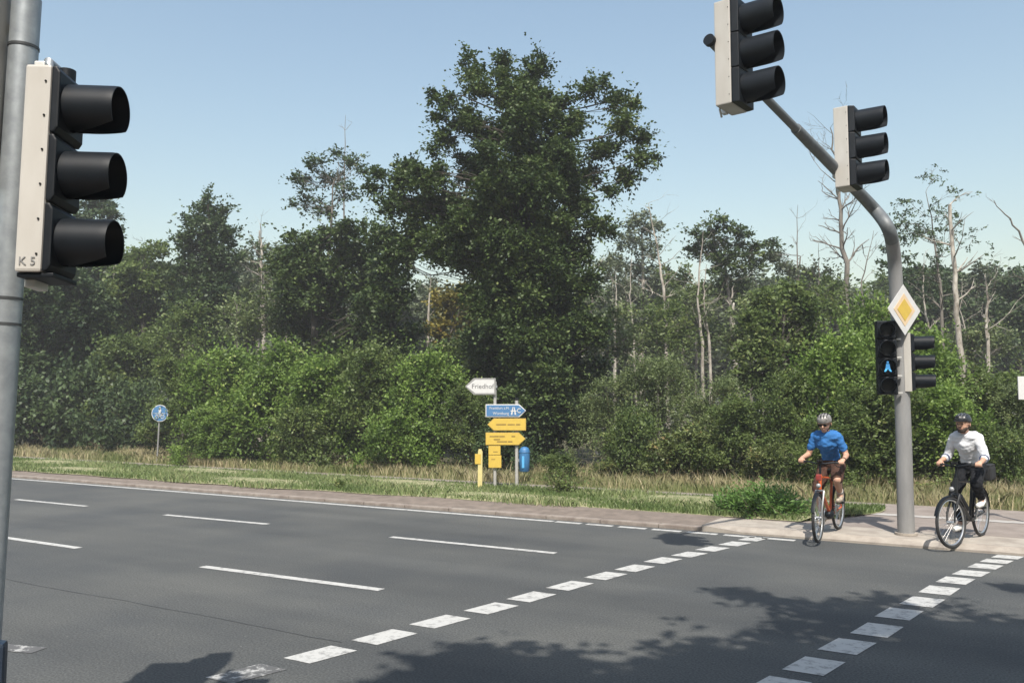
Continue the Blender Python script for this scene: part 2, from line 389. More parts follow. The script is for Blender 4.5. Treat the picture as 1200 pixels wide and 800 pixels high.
# ------------------------------------------------------------------ foliage generators
def unit(a): return a / np.maximum(np.linalg.norm(a, axis=1, keepdims=True), 1e-9)
def sprays(Pt, Dr, L, n, ll, lw, rng, tint, droop=.35, spread=.5):
    """leafy shoots: n leaves along each shoot; returns quads and tints"""
    S = len(Pt); L = np.broadcast_to(L, (S,)).reshape(S, 1, 1)
    t = (np.arange(n) + .5) / n; t = t[None, :, None]
    Dr = unit(Dr); up = np.array([0, 0, 1.0]); side = unit(np.cross(Dr, up) + rng.normal(0, .05, (S, 3)))
    sg = np.where(np.arange(n) % 2 == 0, 1, -1)[None, :, None]
    pos = Pt[:, None] + Dr[:, None] * L * t + up * (-droop) * L * t * t + rng.normal(0, .10, (S, n, 3)) * L
    axis = side[:, None] * sg * spread * 1.6 + Dr[:, None] * .8 + rng.normal(0, .45, (S, n, 3)) - up * .25
    axis = axis / np.linalg.norm(axis, axis=2, keepdims=True)
    nrm = up * .8 + rng.normal(0, .55, (S, n, 3)); lat = np.cross(axis, nrm); lat /= np.maximum(np.linalg.norm(lat, axis=2, keepdims=True), 1e-6)
    sz = rng.uniform(.7, 1.25, (S, n, 1))
    a = pos; b = pos + axis * ll * .45 * sz + lat * lw * .5 * sz; c = pos + axis * ll * sz; d = pos + axis * ll * .45 * sz - lat * lw * .5 * sz
    V = np.stack([a, b, c, d], 2).reshape(-1, 3)
    ti = (tint[:, None] + rng.normal(0, .13, (S, n))).reshape(-1)
    return V, ti
def blob_points(c, r, k, rng, shell=.35):
    """k shoot origins and outward directions on a lumpy ellipsoid"""
    d = unit(rng.normal(0, 1, (k, 3)))
    ph = rng.uniform(0, 6.28, 6); fq = rng.uniform(2.0, 4.5, (3, 3))
    lump = 1 + .16 * np.sin(d @ fq[0] + ph[0]) + .12 * np.sin(d @ fq[1] * 1.7 + ph[1]) + .12 * np.sin(d @ fq[2] * 2.6 + ph[2])
    rad = rng.uniform(0, 1, k) ** shell * lump
    return np.array(c) + d * rad[:, None] * np.array(r), d
def branch(mb, a, b, r0, r1, rng, bend=.15, seg=6, k=5):
    a = np.array(a, float); b = np.array(b, float); L = np.linalg.norm(b - a); off = rng.normal(0, bend * L, 3); off[2] -= bend * L * .4
    pts = []
    for i in range(k + 1):
        t = i / k; p = a * (1 - t) + b * t + off * math.sin(math.pi * t) * .5 + (rng.normal(0, .02 * L, 3) if 0 < i < k else 0); pts.append(Vector(p))
    mb.tube(pts, [r0 + (r1 - r0) * i / k for i in range(k + 1)], seg, cap=False); return pts
def tree(name, label, cat, base, trunk_pts, r0, blobs, lm, bark, seed, dens=110, nleaf=16, ll=.12, lw=.07, L=.5, group=None, stemname='trunk', nsub=5, shell=.38, r_end=.2, tbase=.35, low=.45, shoots=.10):
    """base world; trunk_pts local; blobs local (x,y,z,rx,rz)"""
    rng = np.random.default_rng(seed); root = thing(name, label, cat, base, 0, group)
    mb = MB(); tp = [Vector(p) for p in trunk_pts]
    # refine trunk
    fine = []
    for i in range(len(tp) - 1):
        for k in range(3): fine.append(tp[i].lerp(tp[i + 1], k / 3) + Vector(rng.normal(0, r0 * .18, 3)) * (1 if i + k else 0))
    fine.append(tp[-1]); nf = len(fine)
    mb.tube(fine, [r0 * (1 + .5 * max(0, 1 - i / 1.5)) * (1 - (1 - r_end) * i / (nf - 1)) for i in range(nf)], 10)
    H = tp[-1].z; Vs = []; Ts = []
    for bi, (x, y, z, rx, rz) in enumerate(blobs):
        # limb leaves the trunk below the blob
        zt = min(H * .98, max(H * tbase * .6, z - rx * 1.1 - rng.uniform(0, .6)))
        q = min(range(nf), key=lambda i: abs(fine[i].z - zt)); a = fine[q]
        lr = max(.012, r0 * .24 * min(1, rx)) ; 
        lp = branch(mb, a, (x, y, z), lr, lr * .4, rng, .16, 6, 5)
        vol = rx * rx * .6 + rx * rz * .4
        k = max(6, int(dens * vol * (1.0 if stemname != 'trunk' else 1.9 if name != 'oak_tree' else 1.0))); c, d = blob_points((x, y, z), (rx, rx, rz), k, rng, shell)
        for j in range(min(nsub, 1 + int(rx * 5)) if len(blobs) > 40 else nsub + int(rx * 3)):
            e = c[rng.integers(k)]; s_ = lp[rng.integers(2, 6)]
            branch(mb, s_, e, lr * .38, .006, rng, .12, 4, 3)
        dr = d * .75 + np.array([0, 0, .25]) + rng.normal(0, .45, (k, 3))
        Lk = L * rng.uniform(.6, 1.3, k); lg = rng.uniform(0, 1, k) < shoots; Lk[lg] *= rng.uniform(1.5, 2.6, lg.sum()); dr[lg] += np.array([0, 0, .8]) + d[lg] * .5
        bt = rng.uniform(.1, .9); fz = rng.uniform(1.5, 3, 3)
        tint = bt * .35 + .28 + .16 * np.sin(c @ fz) + rng.normal(0, .13, k)
        V, ti = sprays(c - unit(dr) * L * .4, dr, Lk, nleaf, ll, lw, rng, tint)
        Vs.append(V); Ts.append(ti)
    mb.build(stemname, bark, root, smooth=True)
    if Vs: np_mesh('crown' if stemname == 'trunk' else 'foliage', np.concatenate(Vs), 4, lm, root, np.concatenate(Ts))
    return root

def dead_tree(name, label, pts, r0, bark, seed, nb=14, blen=1.2, cat='tree', group=None, leaf=None, zmin=.45, up=.7, nl=4, fine=2, broken=False):
    """pts: world polyline of the bare trunk"""
    rng = np.random.default_rng(seed); base = Vector((pts[0].x, pts[0].y, 0.1)); root = thing(name, label, cat, base, 0, group)
    P_ = [Vector(p) - base for p in pts]; P_[0].z = 0
    line = []
    for i in range(len(P_) - 1):
        for k in range(5): line.append(P_[i].lerp(P_[i + 1], k / 5) + Vector(rng.normal(0, r0 * .3, 3)) * (1 if i + k else 0))
    line.append(P_[-1]); n = len(line); re = .5 if broken else .12
    rr = [r0 * (1.25 if i == 0 else 1) * (1 - (1 - re) * i / (n - 1)) for i in range(n)]
    tm = MB().tube(line, rr, 9); tips = []; bm_ = None
    H = P_[-1].z
    def twig(a, d, L, r, lev):
        nonlocal bm_
        e = a + d * L; pl_ = branch(bm_, a, e, r, r * .3, rng, .10, 5 if lev else 6, 4); tips.append(e)
        if lev < fine:
            for _ in range(rng.integers(2, 5)):
                q = pl_[rng.integers(1, 5)]; dd = (d + Vector(rng.normal(0, .55, 3)) + Vector((0, 0, .2))).normalized()
                twig(q, dd, L * rng.uniform(.35, .65), max(.006, r * .5), lev + 1)
    tm.build('trunk', bark, root, smooth=True)
    for i in range(nb):
        bm_ = MB(); z = H * (zmin + (1 - zmin) * (i + rng.uniform(0, 1)) / nb); q = min(range(n), key=lambda k: abs(line[k].z - z))
        a = rng.uniform(0, 6.28); d = Vector((math.cos(a), math.sin(a), up + rng.uniform(-.5, .6))).normalized()
        twig(line[q], d, blen * rng.uniform(.4, 1.2) * (1.15 - .6 * (z / H)), max(.01, rr[q] * .45), 0)
        bm_.build('limb', bark, root, smooth=True)
    if leaf:
        A = np.array([list(t) for t in tips]); A = np.repeat(A, nl, 0) + rng.normal(0, .12, (len(A) * nl, 3)); dr = rng.normal(0, 1, A.shape)
        V, ti = sprays(A, dr, .3, 12, .11, .07, rng, rng.uniform(.1, .9, len(A))); np_mesh('crown', V, 4, leaf, root, ti)
    return root

def px_tree(name, label, bx, D, trunk_px, r0, blobs_px, lm, bark, seed, cat='tree', fill=(), **k):
    """everything given as photo pixels at depth D; blobs (px, py, rpx[, rz factor]) get real depth of their own"""
    rs = random.Random(seed); base = Vector((Xat(bx, D), D, .1)); tr = [(0, 0, 0)]
    for (x, y) in trunk_px: tr.append(tuple(P(x, y, D) - base))
    bl = []
    for b in blobs_px:
        rx = b[2] / 1000 * D; dy = rs.uniform(-1, 1) * (b[4] if len(b) > 4 else rx * 1.0)
        p = P(b[0], b[1], D + dy) - base; rz = rx * (b[3] if len(b) > 3 else .8)
        if rx < .40 or (b[2] < 20 and D < 30): bl.append((p.x, dy, p.z, rx, rz)); continue
        bl.append((p.x, dy, p.z, rx * .6, rz * .55)); ns_ = 3 + int(rx * 3.2); q = rs.uniform(0, 6.28)
        for j in range(ns_):
            a = q + 6.28 * j / ns_ + rs.uniform(-.4, .4); rr_ = rs.uniform(.45, .85); el_ = rs.uniform(-.8, .8)
            bl.append((p.x + math.cos(a) * rr_ * rx, dy + el_ * rx * .8, p.z + math.sin(a) * rr_ * rz, rx * rs.uniform(.3, .5), rz * rs.uniform(.28, .42)))
    for (x, y, q, dy) in fill:
        p = P(x, y, D + dy) - base; rx = q / 1000 * D
        for j in range(5): bl.append((p.x + rs.uniform(-.8, .8) * rx, dy + rs.uniform(-.4, .4), p.z + rs.uniform(-.8, .8) * rx, rx * rs.uniform(.4, .6), rx * rs.uniform(.3, .45)))
    return tree(name, label, cat, base, tr, r0, bl, lm, bark, seed, **k)

# ---- the big oak
oak = [(630, 80, 15, 1.1), (620, 96, 12), (588, 72, 13), (592, 90, 14), (556, 84, 12), (548, 66, 8, 1.2), (560, 104, 16), (604, 116, 26), (644, 118, 22), (690, 104, 13), (706, 96, 9), (722, 116, 15), (742, 122, 9), (664, 146, 24), (728, 146, 18), (752, 160, 12), (752, 184, 14), (768, 184, 6),
       (736, 206, 14), (706, 176, 18), (716, 222, 10), (690, 206, 16), (522, 118, 13), (508, 112, 8), (512, 138, 9), (546, 140, 22), (590, 158, 34), (630, 178, 36), (520, 162, 14), (508, 176, 8), (560, 196, 30), (600, 215, 42), (656, 212, 32),
       (696, 262, 16), (712, 272, 8), (678, 240, 22), (504, 208, 24), (478, 196, 13), (470, 212, 18), (444, 204, 10), (436, 216, 10), (500, 240, 30), (460, 240, 18), (540, 250, 38), (590, 270, 42), (640, 270, 38), (520, 288, 30), (485, 275, 24),
       (465, 300, 20), (560, 300, 34), (664, 300, 32), (610, 325, 44), (648, 350, 40), (575, 345, 34), (685, 330, 24), (600, 375, 38), (660, 390, 38), (570, 400, 30), (690, 385, 26), (625, 415, 44), (672, 435, 38), (590, 440, 38), (635, 465, 46), (676, 485, 34), (592, 485, 34), (640, 505, 36)]
px_tree('oak_tree', 'tall dark spreading oak rising far above the other trees behind the yellow signs', 632, 26, [(632, 460), (628, 380), (622, 300), (612, 220), (606, 140)], .34, oak, L_OAK, BARK, 11,
        dens=460, nleaf=17, ll=.115, lw=.075, L=.38, nsub=2, shell=.52, shoots=.13, fill=[(612, 150, 30, -1.4), (640, 190, 30, -1.6), (600, 205, 34, -1.8), (625, 240, 34, -1.7), (590, 290, 32, -1.5), (630, 300, 34, -1.3), (622, 345, 30, -1.2), (560, 260, 26, -1.2), (612, 110, 20, -1.0), (610, 390, 30, -1.2), (650, 420, 30, -1.2), (620, 460, 34, -1.3), (645, 490, 30, -1.3)])

# ---- other trees, left to right:  name, label, bx, D, trunk_px, r0, blobs, leaf, bark, opts
def B(*a): return list(a)
px_tree('broadleaf_tree', 'dark tree with wide grey trunk at the left, just right of the near signal pole', 47, 37, [(46, 440), (44, 380), (42, 330)], .28,
        [(40, 330, 36), (75, 345, 38), (20, 370, 38), (60, 385, 44), (100, 360, 34), (110, 400, 36), (85, 430, 40), (30, 430, 40), (-10, 350, 40), (-20, 400, 45), (60, 455, 22), (120, 440, 30), (10, 465, 26)], L_DARK, BARK, 21, dens=85, nleaf=16, ll=.17, lw=.11, L=.6)
px_tree('broadleaf_tree', 'dark round topped tree peeking out behind the visors of the near traffic light', 112, 44, [(112, 400), (110, 300)], .22,
        [(112, 238, 17), (128, 250, 12), (96, 260, 20), (120, 275, 20), (80, 290, 26), (115, 310, 28), (150, 320, 26)], L_DARK, BARK, 22, dens=70, ll=.2, lw=.12, L=.6)
px_tree('broadleaf_tree', 'olive green tree between the near signal visors and the conical dark tree', 168, 40, [(168, 400), (166, 320)], .2,
        [(160, 300, 18), (185, 292, 16), (172, 325, 26), (145, 335, 24), (200, 330, 24), (160, 365, 34), (195, 375, 30), (130, 380, 28), (170, 410, 34), (210, 415, 26)], L_MID, BARK, 23, dens=60, ll=.18, lw=.11, L=.6)
px_tree('conical_tree', 'dark conical tree with pointed layered top left of the big oak', 245, 38, [(245, 400), (244, 300), (244, 240)], .22,
        [(245, 232, 9, 1.3), (238, 246, 13), (258, 250, 14), (226, 258, 13), (244, 268, 20), (266, 272, 15), (215, 280, 14), (236, 290, 24), (262, 298, 20), (225, 315, 24), (255, 325, 26), (240, 350, 30), (215, 350, 20), (268, 352, 20), (240, 385, 32)], L_DARK, BARK, 24, dens=85, ll=.17, lw=.10, L=.5)
px_tree('sparse_tree', 'thin greyish crowned tree with pale stems right of the conical dark tree', 300, 42, [(301, 400), (303, 320), (304, 270)], .13,
        [(300, 292, 15), (322, 296, 14), (284, 305, 14), (310, 318, 18), (285, 335, 18), (325, 335, 18), (300, 360, 26)], L_HAZY, BARK_PALE, 25, dens=38, ll=.17, lw=.09, L=.55)
px_tree('feathery_tree', 'wispy sparse tree with open feathery top between conical tree and big oak', 388, 34, [(388, 400), (386, 300), (390, 215)], .13,
        [(395, 178, 10), (370, 190, 14), (412, 188, 13), (350, 208, 13), (388, 208, 16), (425, 200, 10), (408, 225, 13), (362, 232, 15), (385, 245, 15), (345, 240, 9)], L_DARK, BARK_GREY, 26, dens=70, nleaf=12, ll=.14, lw=.085, L=.5, shell=.6, nsub=8)
px_tree('broadleaf_tree', 'olive broadleaf tree filling the space below the wispy feathery tree', 370, 32, [(372, 430), (370, 340), (368, 290)], .22,
        [(350, 285, 22), (382, 278, 22), (415, 275, 24), (335, 310, 24), (365, 310, 30), (400, 308, 30), (430, 300, 26), (345, 345, 32), (385, 345, 34), (425, 340, 32), (350, 385, 32), (395, 385, 34), (438, 375, 28), (375, 420, 34), (420, 420, 30)], L_OAK, BARK, 27, dens=95, ll=.15, lw=.10, L=.5)
px_tree('broadleaf_tree', 'green tree with hanging lower boughs left of the big oak trunk', 462, 30, [(462, 430), (460, 340), (456, 290)], .2,
        [(450, 278, 24), (478, 290, 20), (455, 315, 28), (440, 350, 26), (470, 345, 22), (452, 385, 28), (480, 390, 20), (460, 420, 28)], L_OAK, BARK, 28, dens=100, ll=.14, lw=.095, L=.5)
px_tree('yellowing_tree', 'small yellowing tree seen through the gap left of the big oak trunk', 528, 36, [(528, 420), (530, 370)], .1,
        [(520, 350, 20), (545, 348, 18), (535, 372, 22), (512, 385, 18), (550, 380, 16)], L_AUTUMN, BARK_GREY, 29, dens=55, ll=.17, lw=.11, L=.5)
px_tree('broadleaf_tree', 'dark green tree standing low behind the yellowing tree and the oak', 560, 33, [(560, 450), (560, 400)], .15,
        [(540, 410, 24), (570, 390, 26), (560, 430, 30), (530, 440, 26), (585, 430, 26), (515, 420, 20)], L_MID, BARK, 30, dens=80, ll=.15, lw=.1, L=.5)
px_tree('sparse_tree', 'pale thin hazy tree filling the gap right of the big oak neck', 720, 44, [(720, 430), (718, 330)], .1, [(712, 315, 16), (730, 335, 18), (705, 350, 18), (728, 375, 22), (704, 390, 20), (730, 410, 20)], L_HAZY, BARK_PALE, 40, dens=34, ll=.19, lw=.1, L=.7)
px_tree('sparse_tree', 'pale thin hazy tree behind the yellowing tree left of the oak', 512, 44, [(512, 430), (512, 350)], .1, [(505, 335, 14), (525, 345, 16), (500, 365, 18), (545, 360, 18), (520, 385, 20)], L_HAZY, BARK_PALE, 41, dens=34, ll=.19, lw=.1, L=.7)
px_tree('broadleaf_tree', 'pale grey green tree with sparse rounded top right of the big oak', 752, 46, [(752, 420), (754, 330), (752, 270)], .2,
        [(748, 258, 17), (765, 266, 12), (735, 280, 17), (758, 290, 16), (722, 305, 16), (748, 318, 22), (775, 325, 18), (735, 345, 24), (765, 355, 22), (745, 385, 28)], L_HAZY, BARK_PALE, 31, dens=34, ll=.2, lw=.11, L=.7)
px_tree('broadleaf_tree', 'dark umbrella shaped tree with open crown above the cyclist in blue', 858, 38, [(860, 430), (857, 370), (850, 310)], .2,
        [(822, 272, 15), (845, 264, 14), (868, 275, 15), (838, 285, 19), (862, 295, 20), (888, 290, 13), (905, 284, 9), (815, 292, 12), (845, 310, 20), (880, 310, 14), (855, 335, 20), (835, 340, 16), (872, 345, 14)], L_OAK, BARK_GREY, 32, dens=60, ll=.16, lw=.10, L=.5, shell=.5, nsub=8)
px_tree('broadleaf_tree', 'small dull green tree between the pale tree and the umbrella shaped tree', 800, 42, [(800, 430), (800, 340)], .14,
        [(795, 325, 18), (812, 345, 18), (785, 355, 20), (805, 380, 24), (780, 395, 24), (830, 390, 22)], L_MID, BARK_PALE, 33, dens=45, ll=.18, lw=.11, L=.6)
px_tree('broadleaf_tree', 'rounded mid green tree above the head of the cyclist in blue', 918, 25, [(918, 450), (918, 380)], .13,
        [(900, 350, 20), (925, 342, 20), (945, 355, 18), (885, 375, 22), (915, 375, 28), (945, 385, 24), (890, 410, 26), (925, 415, 28), (955, 420, 24), (880, 440, 22), (915, 450, 28)], L_MID, BARK, 34, dens=150, ll=.12, lw=.085, L=.45)
px_tree('sparse_tree', 'thin grey tree with ragged crown behind the mid green tree', 935, 40, [(935, 400), (935, 330), (938, 300)], .12,
        [(925, 315, 12), (948, 322, 14), (905, 300, 10), (965, 325, 14), (985, 340, 16)], L_HAZY, BARK_GREY, 35, dens=35, ll=.17, lw=.1, L=.55)
px_tree('sparse_tree', 'slim dark leaved tree poking up right behind the bend of the signal mast', 1052, 33, [(1050, 400), (1050, 320), (1050, 270)], .09,
        [(1050, 262, 8), (1058, 278, 8), (1042, 290, 9), (1058, 300, 9), (1040, 308, 9), (1055, 325, 12)], L_DARK, BARK_GREY, 36, dens=60, ll=.14, lw=.09, L=.4, shell=.6)
px_tree('broadleaf_tree', 'dark far tree directly right of the signal mast above the diamond sign', 1075, 44, [(1075, 420), (1075, 350)], .18,
        [(1062, 328, 18), (1085, 322, 18), (1105, 332, 18), (1075, 350, 26), (1105, 360, 24), (1070, 385, 26)], L_DARK, BARK, 37, dens=50, ll=.2, lw=.12, L=.6)
px_tree('broadleaf_tree', 'dark hazy tree behind the pale dead trunk above the cyclist in white', 1140, 46, [(1140, 420), (1140, 360)], .18,
        [(1125, 335, 18), (1148, 325, 18), (1165, 335, 18), (1135, 360, 24), (1160, 365, 24), (1140, 395, 28), (1120, 410, 24)], L_HAZY, BARK, 38, dens=50, ll=.2, lw=.12, L=.6)
px_tree('broadleaf_tree', 'dark tree mass at the right edge above the white board', 1195, 44, [(1195, 420), (1195, 360)], .18,
        [(1180, 335, 18), (1200, 328, 20), (1215, 345, 22), (1185, 365, 26), (1210, 385, 28), (1180, 400, 26), (1230, 360, 26)], L_DARK, BARK, 39, dens=50, ll=.2, lw=.12, L=.6)

for i_, (x_, D_, pts_, lm_, lab_) in enumerate([
    (712, 31, [(705, 375, 20), (728, 365, 18), (712, 400, 26), (740, 395, 22)], L_PALE, 'pale green young tree just right of the big oak base'),
    (770, 32, [(762, 372, 18), (785, 362, 18), (768, 398, 26), (795, 392, 24)], L_MID, 'mid green young tree in front of the tall thin dead tree'),
    (815, 35, [(808, 345, 16), (822, 365, 18), (802, 380, 20)], L_PALE, 'pale loose young tree left of the pair of bare trunks'),
    (880, 31, [(872, 365, 18), (890, 350, 16), (878, 392, 24), (860, 400, 20)], L_PALE, 'pale young tree below the right side of the umbrella shaped tree'),
    (968, 32, [(958, 345, 16), (975, 335, 16), (965, 365, 22), (985, 360, 20)], L_MID, 'green young tree at the foot of the tall dead tree'),
    (1135, 33, [(1128, 400, 20), (1150, 392, 20), (1170, 400, 22), (1142, 420, 24)], L_PALE, 'pale green young tree around the foot of the slender forked dead tree'),
    (290, 33, [(275, 362, 18), (300, 350, 18), (285, 382, 24), (320, 372, 22)], L_PALE, 'pale green young tree below the pale bare tree at left'),
    (215, 34, [(205, 372, 20), (228, 362, 18), (190, 392, 22), (222, 392, 24)], L_MID, 'green young tree at the foot of the conical dark tree')]):
    px_tree('young_tree', lab_, x_, D_, [(x_, 420), (x_, 380)], .07, pts_, lm_, BARK_GREY, 800 + i_, dens=60, ll=.13, lw=.08, L=.55, shoots=.25)
# ---- bare and dying trees
def PL(D, *pp): return [P(x, y, D) for x, y in pp]
dead_tree('dead_tree', 'tall bare dead tree rising behind the smaller overhead traffic light', PL(36, (995, 440), (993, 340), (986, 260), (980, 190), (973, 150)), .15, BARK_GREY, 51, 22, 2.2, zmin=.55, fine=2)
dead_tree('dead_tree', 'thick whitish dead trunk with broken top right of the signal mast', PL(30, (1128, 480), (1124, 400), (1118, 320), (1113, 240)), .12, BARK_PALE, 52, 9, 1.6, zmin=.6, broken=True, fine=1)
dead_tree('dying_tree', 'crooked dying tree with tufts of leaves left of the whitish dead trunk', PL(33, (1106, 460), (1104, 380), (1100, 300), (1085, 225)), .09, BARK_GREY, 53, 20, 2.2, zmin=.5, leaf=L_DARK, nl=1, up=.6)
dead_tree('dead_tree', 'slender forked pale dead tree above the cyclist in white', PL(32, (1158, 450), (1157, 400), (1157, 340), (1155, 320)), .09, BARK_PALE, 54, 8, 1.7, zmin=.5, up=1.0, fine=1)
dead_tree('dead_tree', 'bare dead tree at the far right edge with branches reaching left', PL(28, (1225, 470), (1222, 380), (1212, 310), (1188, 262), (1165, 235)), .08, BARK_GREY, 55, 7, 1.2, zmin=.6, fine=1)
dead_tree('bare_trunk', 'pale leaning bare trunk, the left one of the pair below the umbrella shaped tree', PL(34, (825, 470), (822, 400), (817, 350), (824, 270)), .09, BARK_PALE, 56, 8, 1.3, zmin=.5, fine=1)
dead_tree('bare_trunk', 'pale bare trunk, the right one of the pair below the umbrella shaped tree', PL(34.5, (834, 470), (831, 400), (824, 350), (828, 310)), .08, BARK_PALE, 57, 5, .9, zmin=.5, fine=1)
dead_tree('bare_trunk', 'thick pale trunk standing under the right side of the umbrella shaped tree', PL(37, (864, 450), (862, 400), (858, 360), (860, 335)), .16, BARK_PALE, 58, 4, .8, zmin=.7, fine=0)
dead_tree('dead_tree', 'tall thin pale dead tree in front of the pale grey green tree', PL(40, (782, 440), (779, 360), (772, 300), (760, 238)), .11, BARK_PALE, 59, 14, 1.8, zmin=.5, fine=1)
dead_tree('bare_trunk', 'whitish trunk glimpsed immediately right of the big oak crown', PL(31, (697, 450), (697, 400), (692, 340), (686, 285)), .10, BARK_PALE, 60, 7, 1.1, zmin=.4, fine=1)
dead_tree('dead_tree', 'pale bare tree right of the conical dark tree near the wispy tree', PL(39, (307, 400), (308, 340), (307, 300), (305, 262)), .12, BARK_PALE, 61, 12, 1.8, zmin=.5, fine=1)
dead_tree('bare_trunk', 'short reddish brown broken trunk between the conical tree and the pale bare tree', PL(38, (276, 420), (277, 370), (279, 335)), .10, BARK_GREY, 62, 4, .8, zmin=.6, broken=True, fine=0)
dead_tree('bare_trunk', 'pale stem seen in the gap between the left boughs and the yellowing tree', PL(37, (503, 420), (502, 370), (504, 320)), .09, BARK_PALE, 63, 5, .9, zmin=.4, fine=1)
dead_tree('dead_tree', 'thin twiggy dead tree left of the tall dead tree, behind the cyclist in blue', PL(42, (932, 400), (934, 320), (935, 240)), .07, BARK_GREY, 64, 14, 1.4, zmin=.4, up=1.1, fine=1)
dead_tree('dead_tree', 'grey twiggy bare tree above the bushes between visors and conical tree', PL(43, (175, 400), (178, 330), (176, 280)), .09, BARK_GREY, 65, 16, 1.5, zmin=.4, fine=2)
dead_tree('dead_tree', 'faint bare tree whose twigs show above the wispy feathery tree', PL(38, (405, 330), (403, 220), (405, 135)), .06, BARK_GREY, 66, 9, 1.1, zmin=.6, fine=1)
dead_tree('dead_tree', 'bare grey sapling between the tall dead tree and the mast bend', PL(34, (1012, 400), (1010, 330), (1024, 270)), .05, BARK_GREY, 67, 8, 1.4, zmin=.5, fine=1)
dead_tree('bare_trunk', 'pale crooked stem low behind the umbrella tree and left of the mid green tree', PL(39, (893, 400), (890, 350), (885, 320)), .09, BARK_PALE, 68, 8, 1.3, zmin=.5, fine=1)

for i_, (x_, D_, yb, yt, r_, lab_, m_) in enumerate([
    (745, 39, 440, 300, .07, 'thin pale stem leaning among the pale grey green tree foliage', BARK_PALE), (815, 41, 430, 290, .07, 'thin pale stem just left of the bare pair below the umbrella shaped tree', BARK_PALE),
    (955, 38, 420, 285, .06, 'thin bare stem between the twiggy dead tree and the tall dead tree', BARK_GREY), (1090, 36, 430, 300, .07, 'straight pale stem directly right of the mast, behind the crooked dying tree', BARK_PALE),
    (225, 41, 400, 300, .07, 'thin pale stem against the left flank of the conical tree', BARK_PALE), (335, 40, 400, 275, .06, 'thin grey stem between pale bare tree and wispy feathery tree', BARK_GREY),
    (720, 41, 420, 320, .08, 'short pale stem between the whitish trunk and pale grey green tree', BARK_PALE), (1135, 40, 430, 330, .06, 'thin pale stem between whitish dead trunk and slender forked dead tree', BARK_PALE),
    (140, 41, 400, 300, .06, 'thin pale stem just right of the near signal visors', BARK_PALE)]):
    rz_ = random.Random(700 + i_); o_ = rz_.uniform(-8, 8)
    dead_tree('bare_trunk', lab_, PL(D_, (x_, yb), (x_ + o_ * .3, (yb * 2 + yt) / 3), (x_ + o_ * 1.2, (yb + yt * 2) / 3), (x_ + o_, yt)), r_, m_, 720 + i_, 9, 1.2, zmin=.45, fine=1, up=.9)
# ---- far back row closing the wood
far = [(-30, 52, 300, 'leftmost far tree behind the near signal pole'), (60, 54, 300, 'far tree behind the dark wide trunked tree at left'), (135, 56, 296, 'far tree behind the olive tree near the signal visors'),
       (215, 55, 305, 'far tree filling behind the left flank of the conical tree'), (275, 57, 300, 'far tree behind the short broken trunk'), (340, 55, 305, 'far tree behind the pale bare tree, left of the wispy tree'),
       (430, 56, 312, 'far tree behind the olive tree below the wispy tree'), (500, 55, 338, 'low far tree in the gap behind the pale stem left of the oak'), (575, 56, 335, 'far tree hidden behind the oak trunk'), (690, 55, 330, 'far tree behind the whitish trunk beside the oak'),
       (775, 57, 328, 'far tree behind the tall thin pale dead tree'), (850, 56, 325, 'far tree behind the umbrella shaped tree'), (925, 55, 322, 'far tree behind the ragged grey tree over the blue cyclist'), (985, 56, 335, 'far tree at the foot of the tall dead tree'),
       (1045, 56, 322, 'far tree behind the signal mast'), (1110, 57, 318, 'far tree behind the crooked dying tree'), (1170, 56, 318, 'far tree behind the slender forked dead tree'), (1240, 56, 320, 'far tree at the right edge behind the white board')]
protos = []
for i, (x, D, top, lab) in enumerate(far):
    H = Zat(top, D); rr_ = random.Random(i)
    if i < 4:
        bl = [(rr_.uniform(-1.6, 1.6), rr_.uniform(-1.2, 1.2), rr_.uniform(1.5, 8.6), rr_.uniform(1.1, 1.7), rr_.uniform(1.0, 1.4)) for _ in range(15)] + [(0, 0, 9.2, .8, .7), (.7, .2, 8.7, .8, .8), (-.8, -.2, 8.4, .9, .8)]
        o = tree('far_tree', lab, 'tree', (Xat(x, D), D, .15), [(0, 0, 0), (.1, 0, 3), (0, 0, 6), (0, 0, 9)], .2, bl, [L_DARK, L_HAZY, L_MID, L_HAZY][i], BARK_GREY, 90 + i, dens=24, ll=.26, lw=.17, L=.8, group='far trees closing the wood')
        protos.append(o); o.scale = (1.4, 1.2, H / 10.0)
    else:
        o = copy_tree(protos[i % 4]); o.location = (Xat(x, D), D, .15); o.rotation_euler = (0, 0, rr_.uniform(0, 6.28)); o.scale = (1.4, 1.4, H / 10.0); o['label'] = lab

# ---- bushes
def bush_proto(name, seed, lm, dens, ll, lw, L, zf=1.0):
    rr_ = random.Random(seed); bl = []
    for _ in range(int(30 * (1 + (zf - 1) * .8))):
        a = rr_.uniform(0, 6.28); q = rr_.uniform(.25, .98); z = rr_.uniform(.10, .90)
        bl.append((math.cos(a) * q * (1.15 - z * .75), math.sin(a) * q * (1.15 - z * .75), z, rr_.uniform(.09, .23), rr_.uniform(.07, .17)))
    bl += [(rr_.uniform(-.25, .25), rr_.uniform(-.2, .2), .92, .16, .10), (rr_.uniform(-.4, .4), rr_.uniform(-.2, .2), .85, .2, .15), (0, 0, .5, .5, .4)]
    bl = [(x * 2, y * 2, z * 2 * zf, rx * 2, rz * 2 * (1 + (zf - 1) * (.9 if rx > .4 else .35))) for x, y, z, rx, rz in bl]       # unit bush: radius about 2 m, height about 2 m
    return tree(name, 'x', 'bush', (0, 0, 0), [(0, 0, 0), (0, 0, .8 * zf), (.1, 0, 1.5 * zf)], .06, bl, lm, STEM, seed, dens=dens, ll=ll, lw=lw, L=L, stemname='stems', nsub=3, shell=.55, nleaf=15, tbase=.1, shoots=.22)
PB = {}
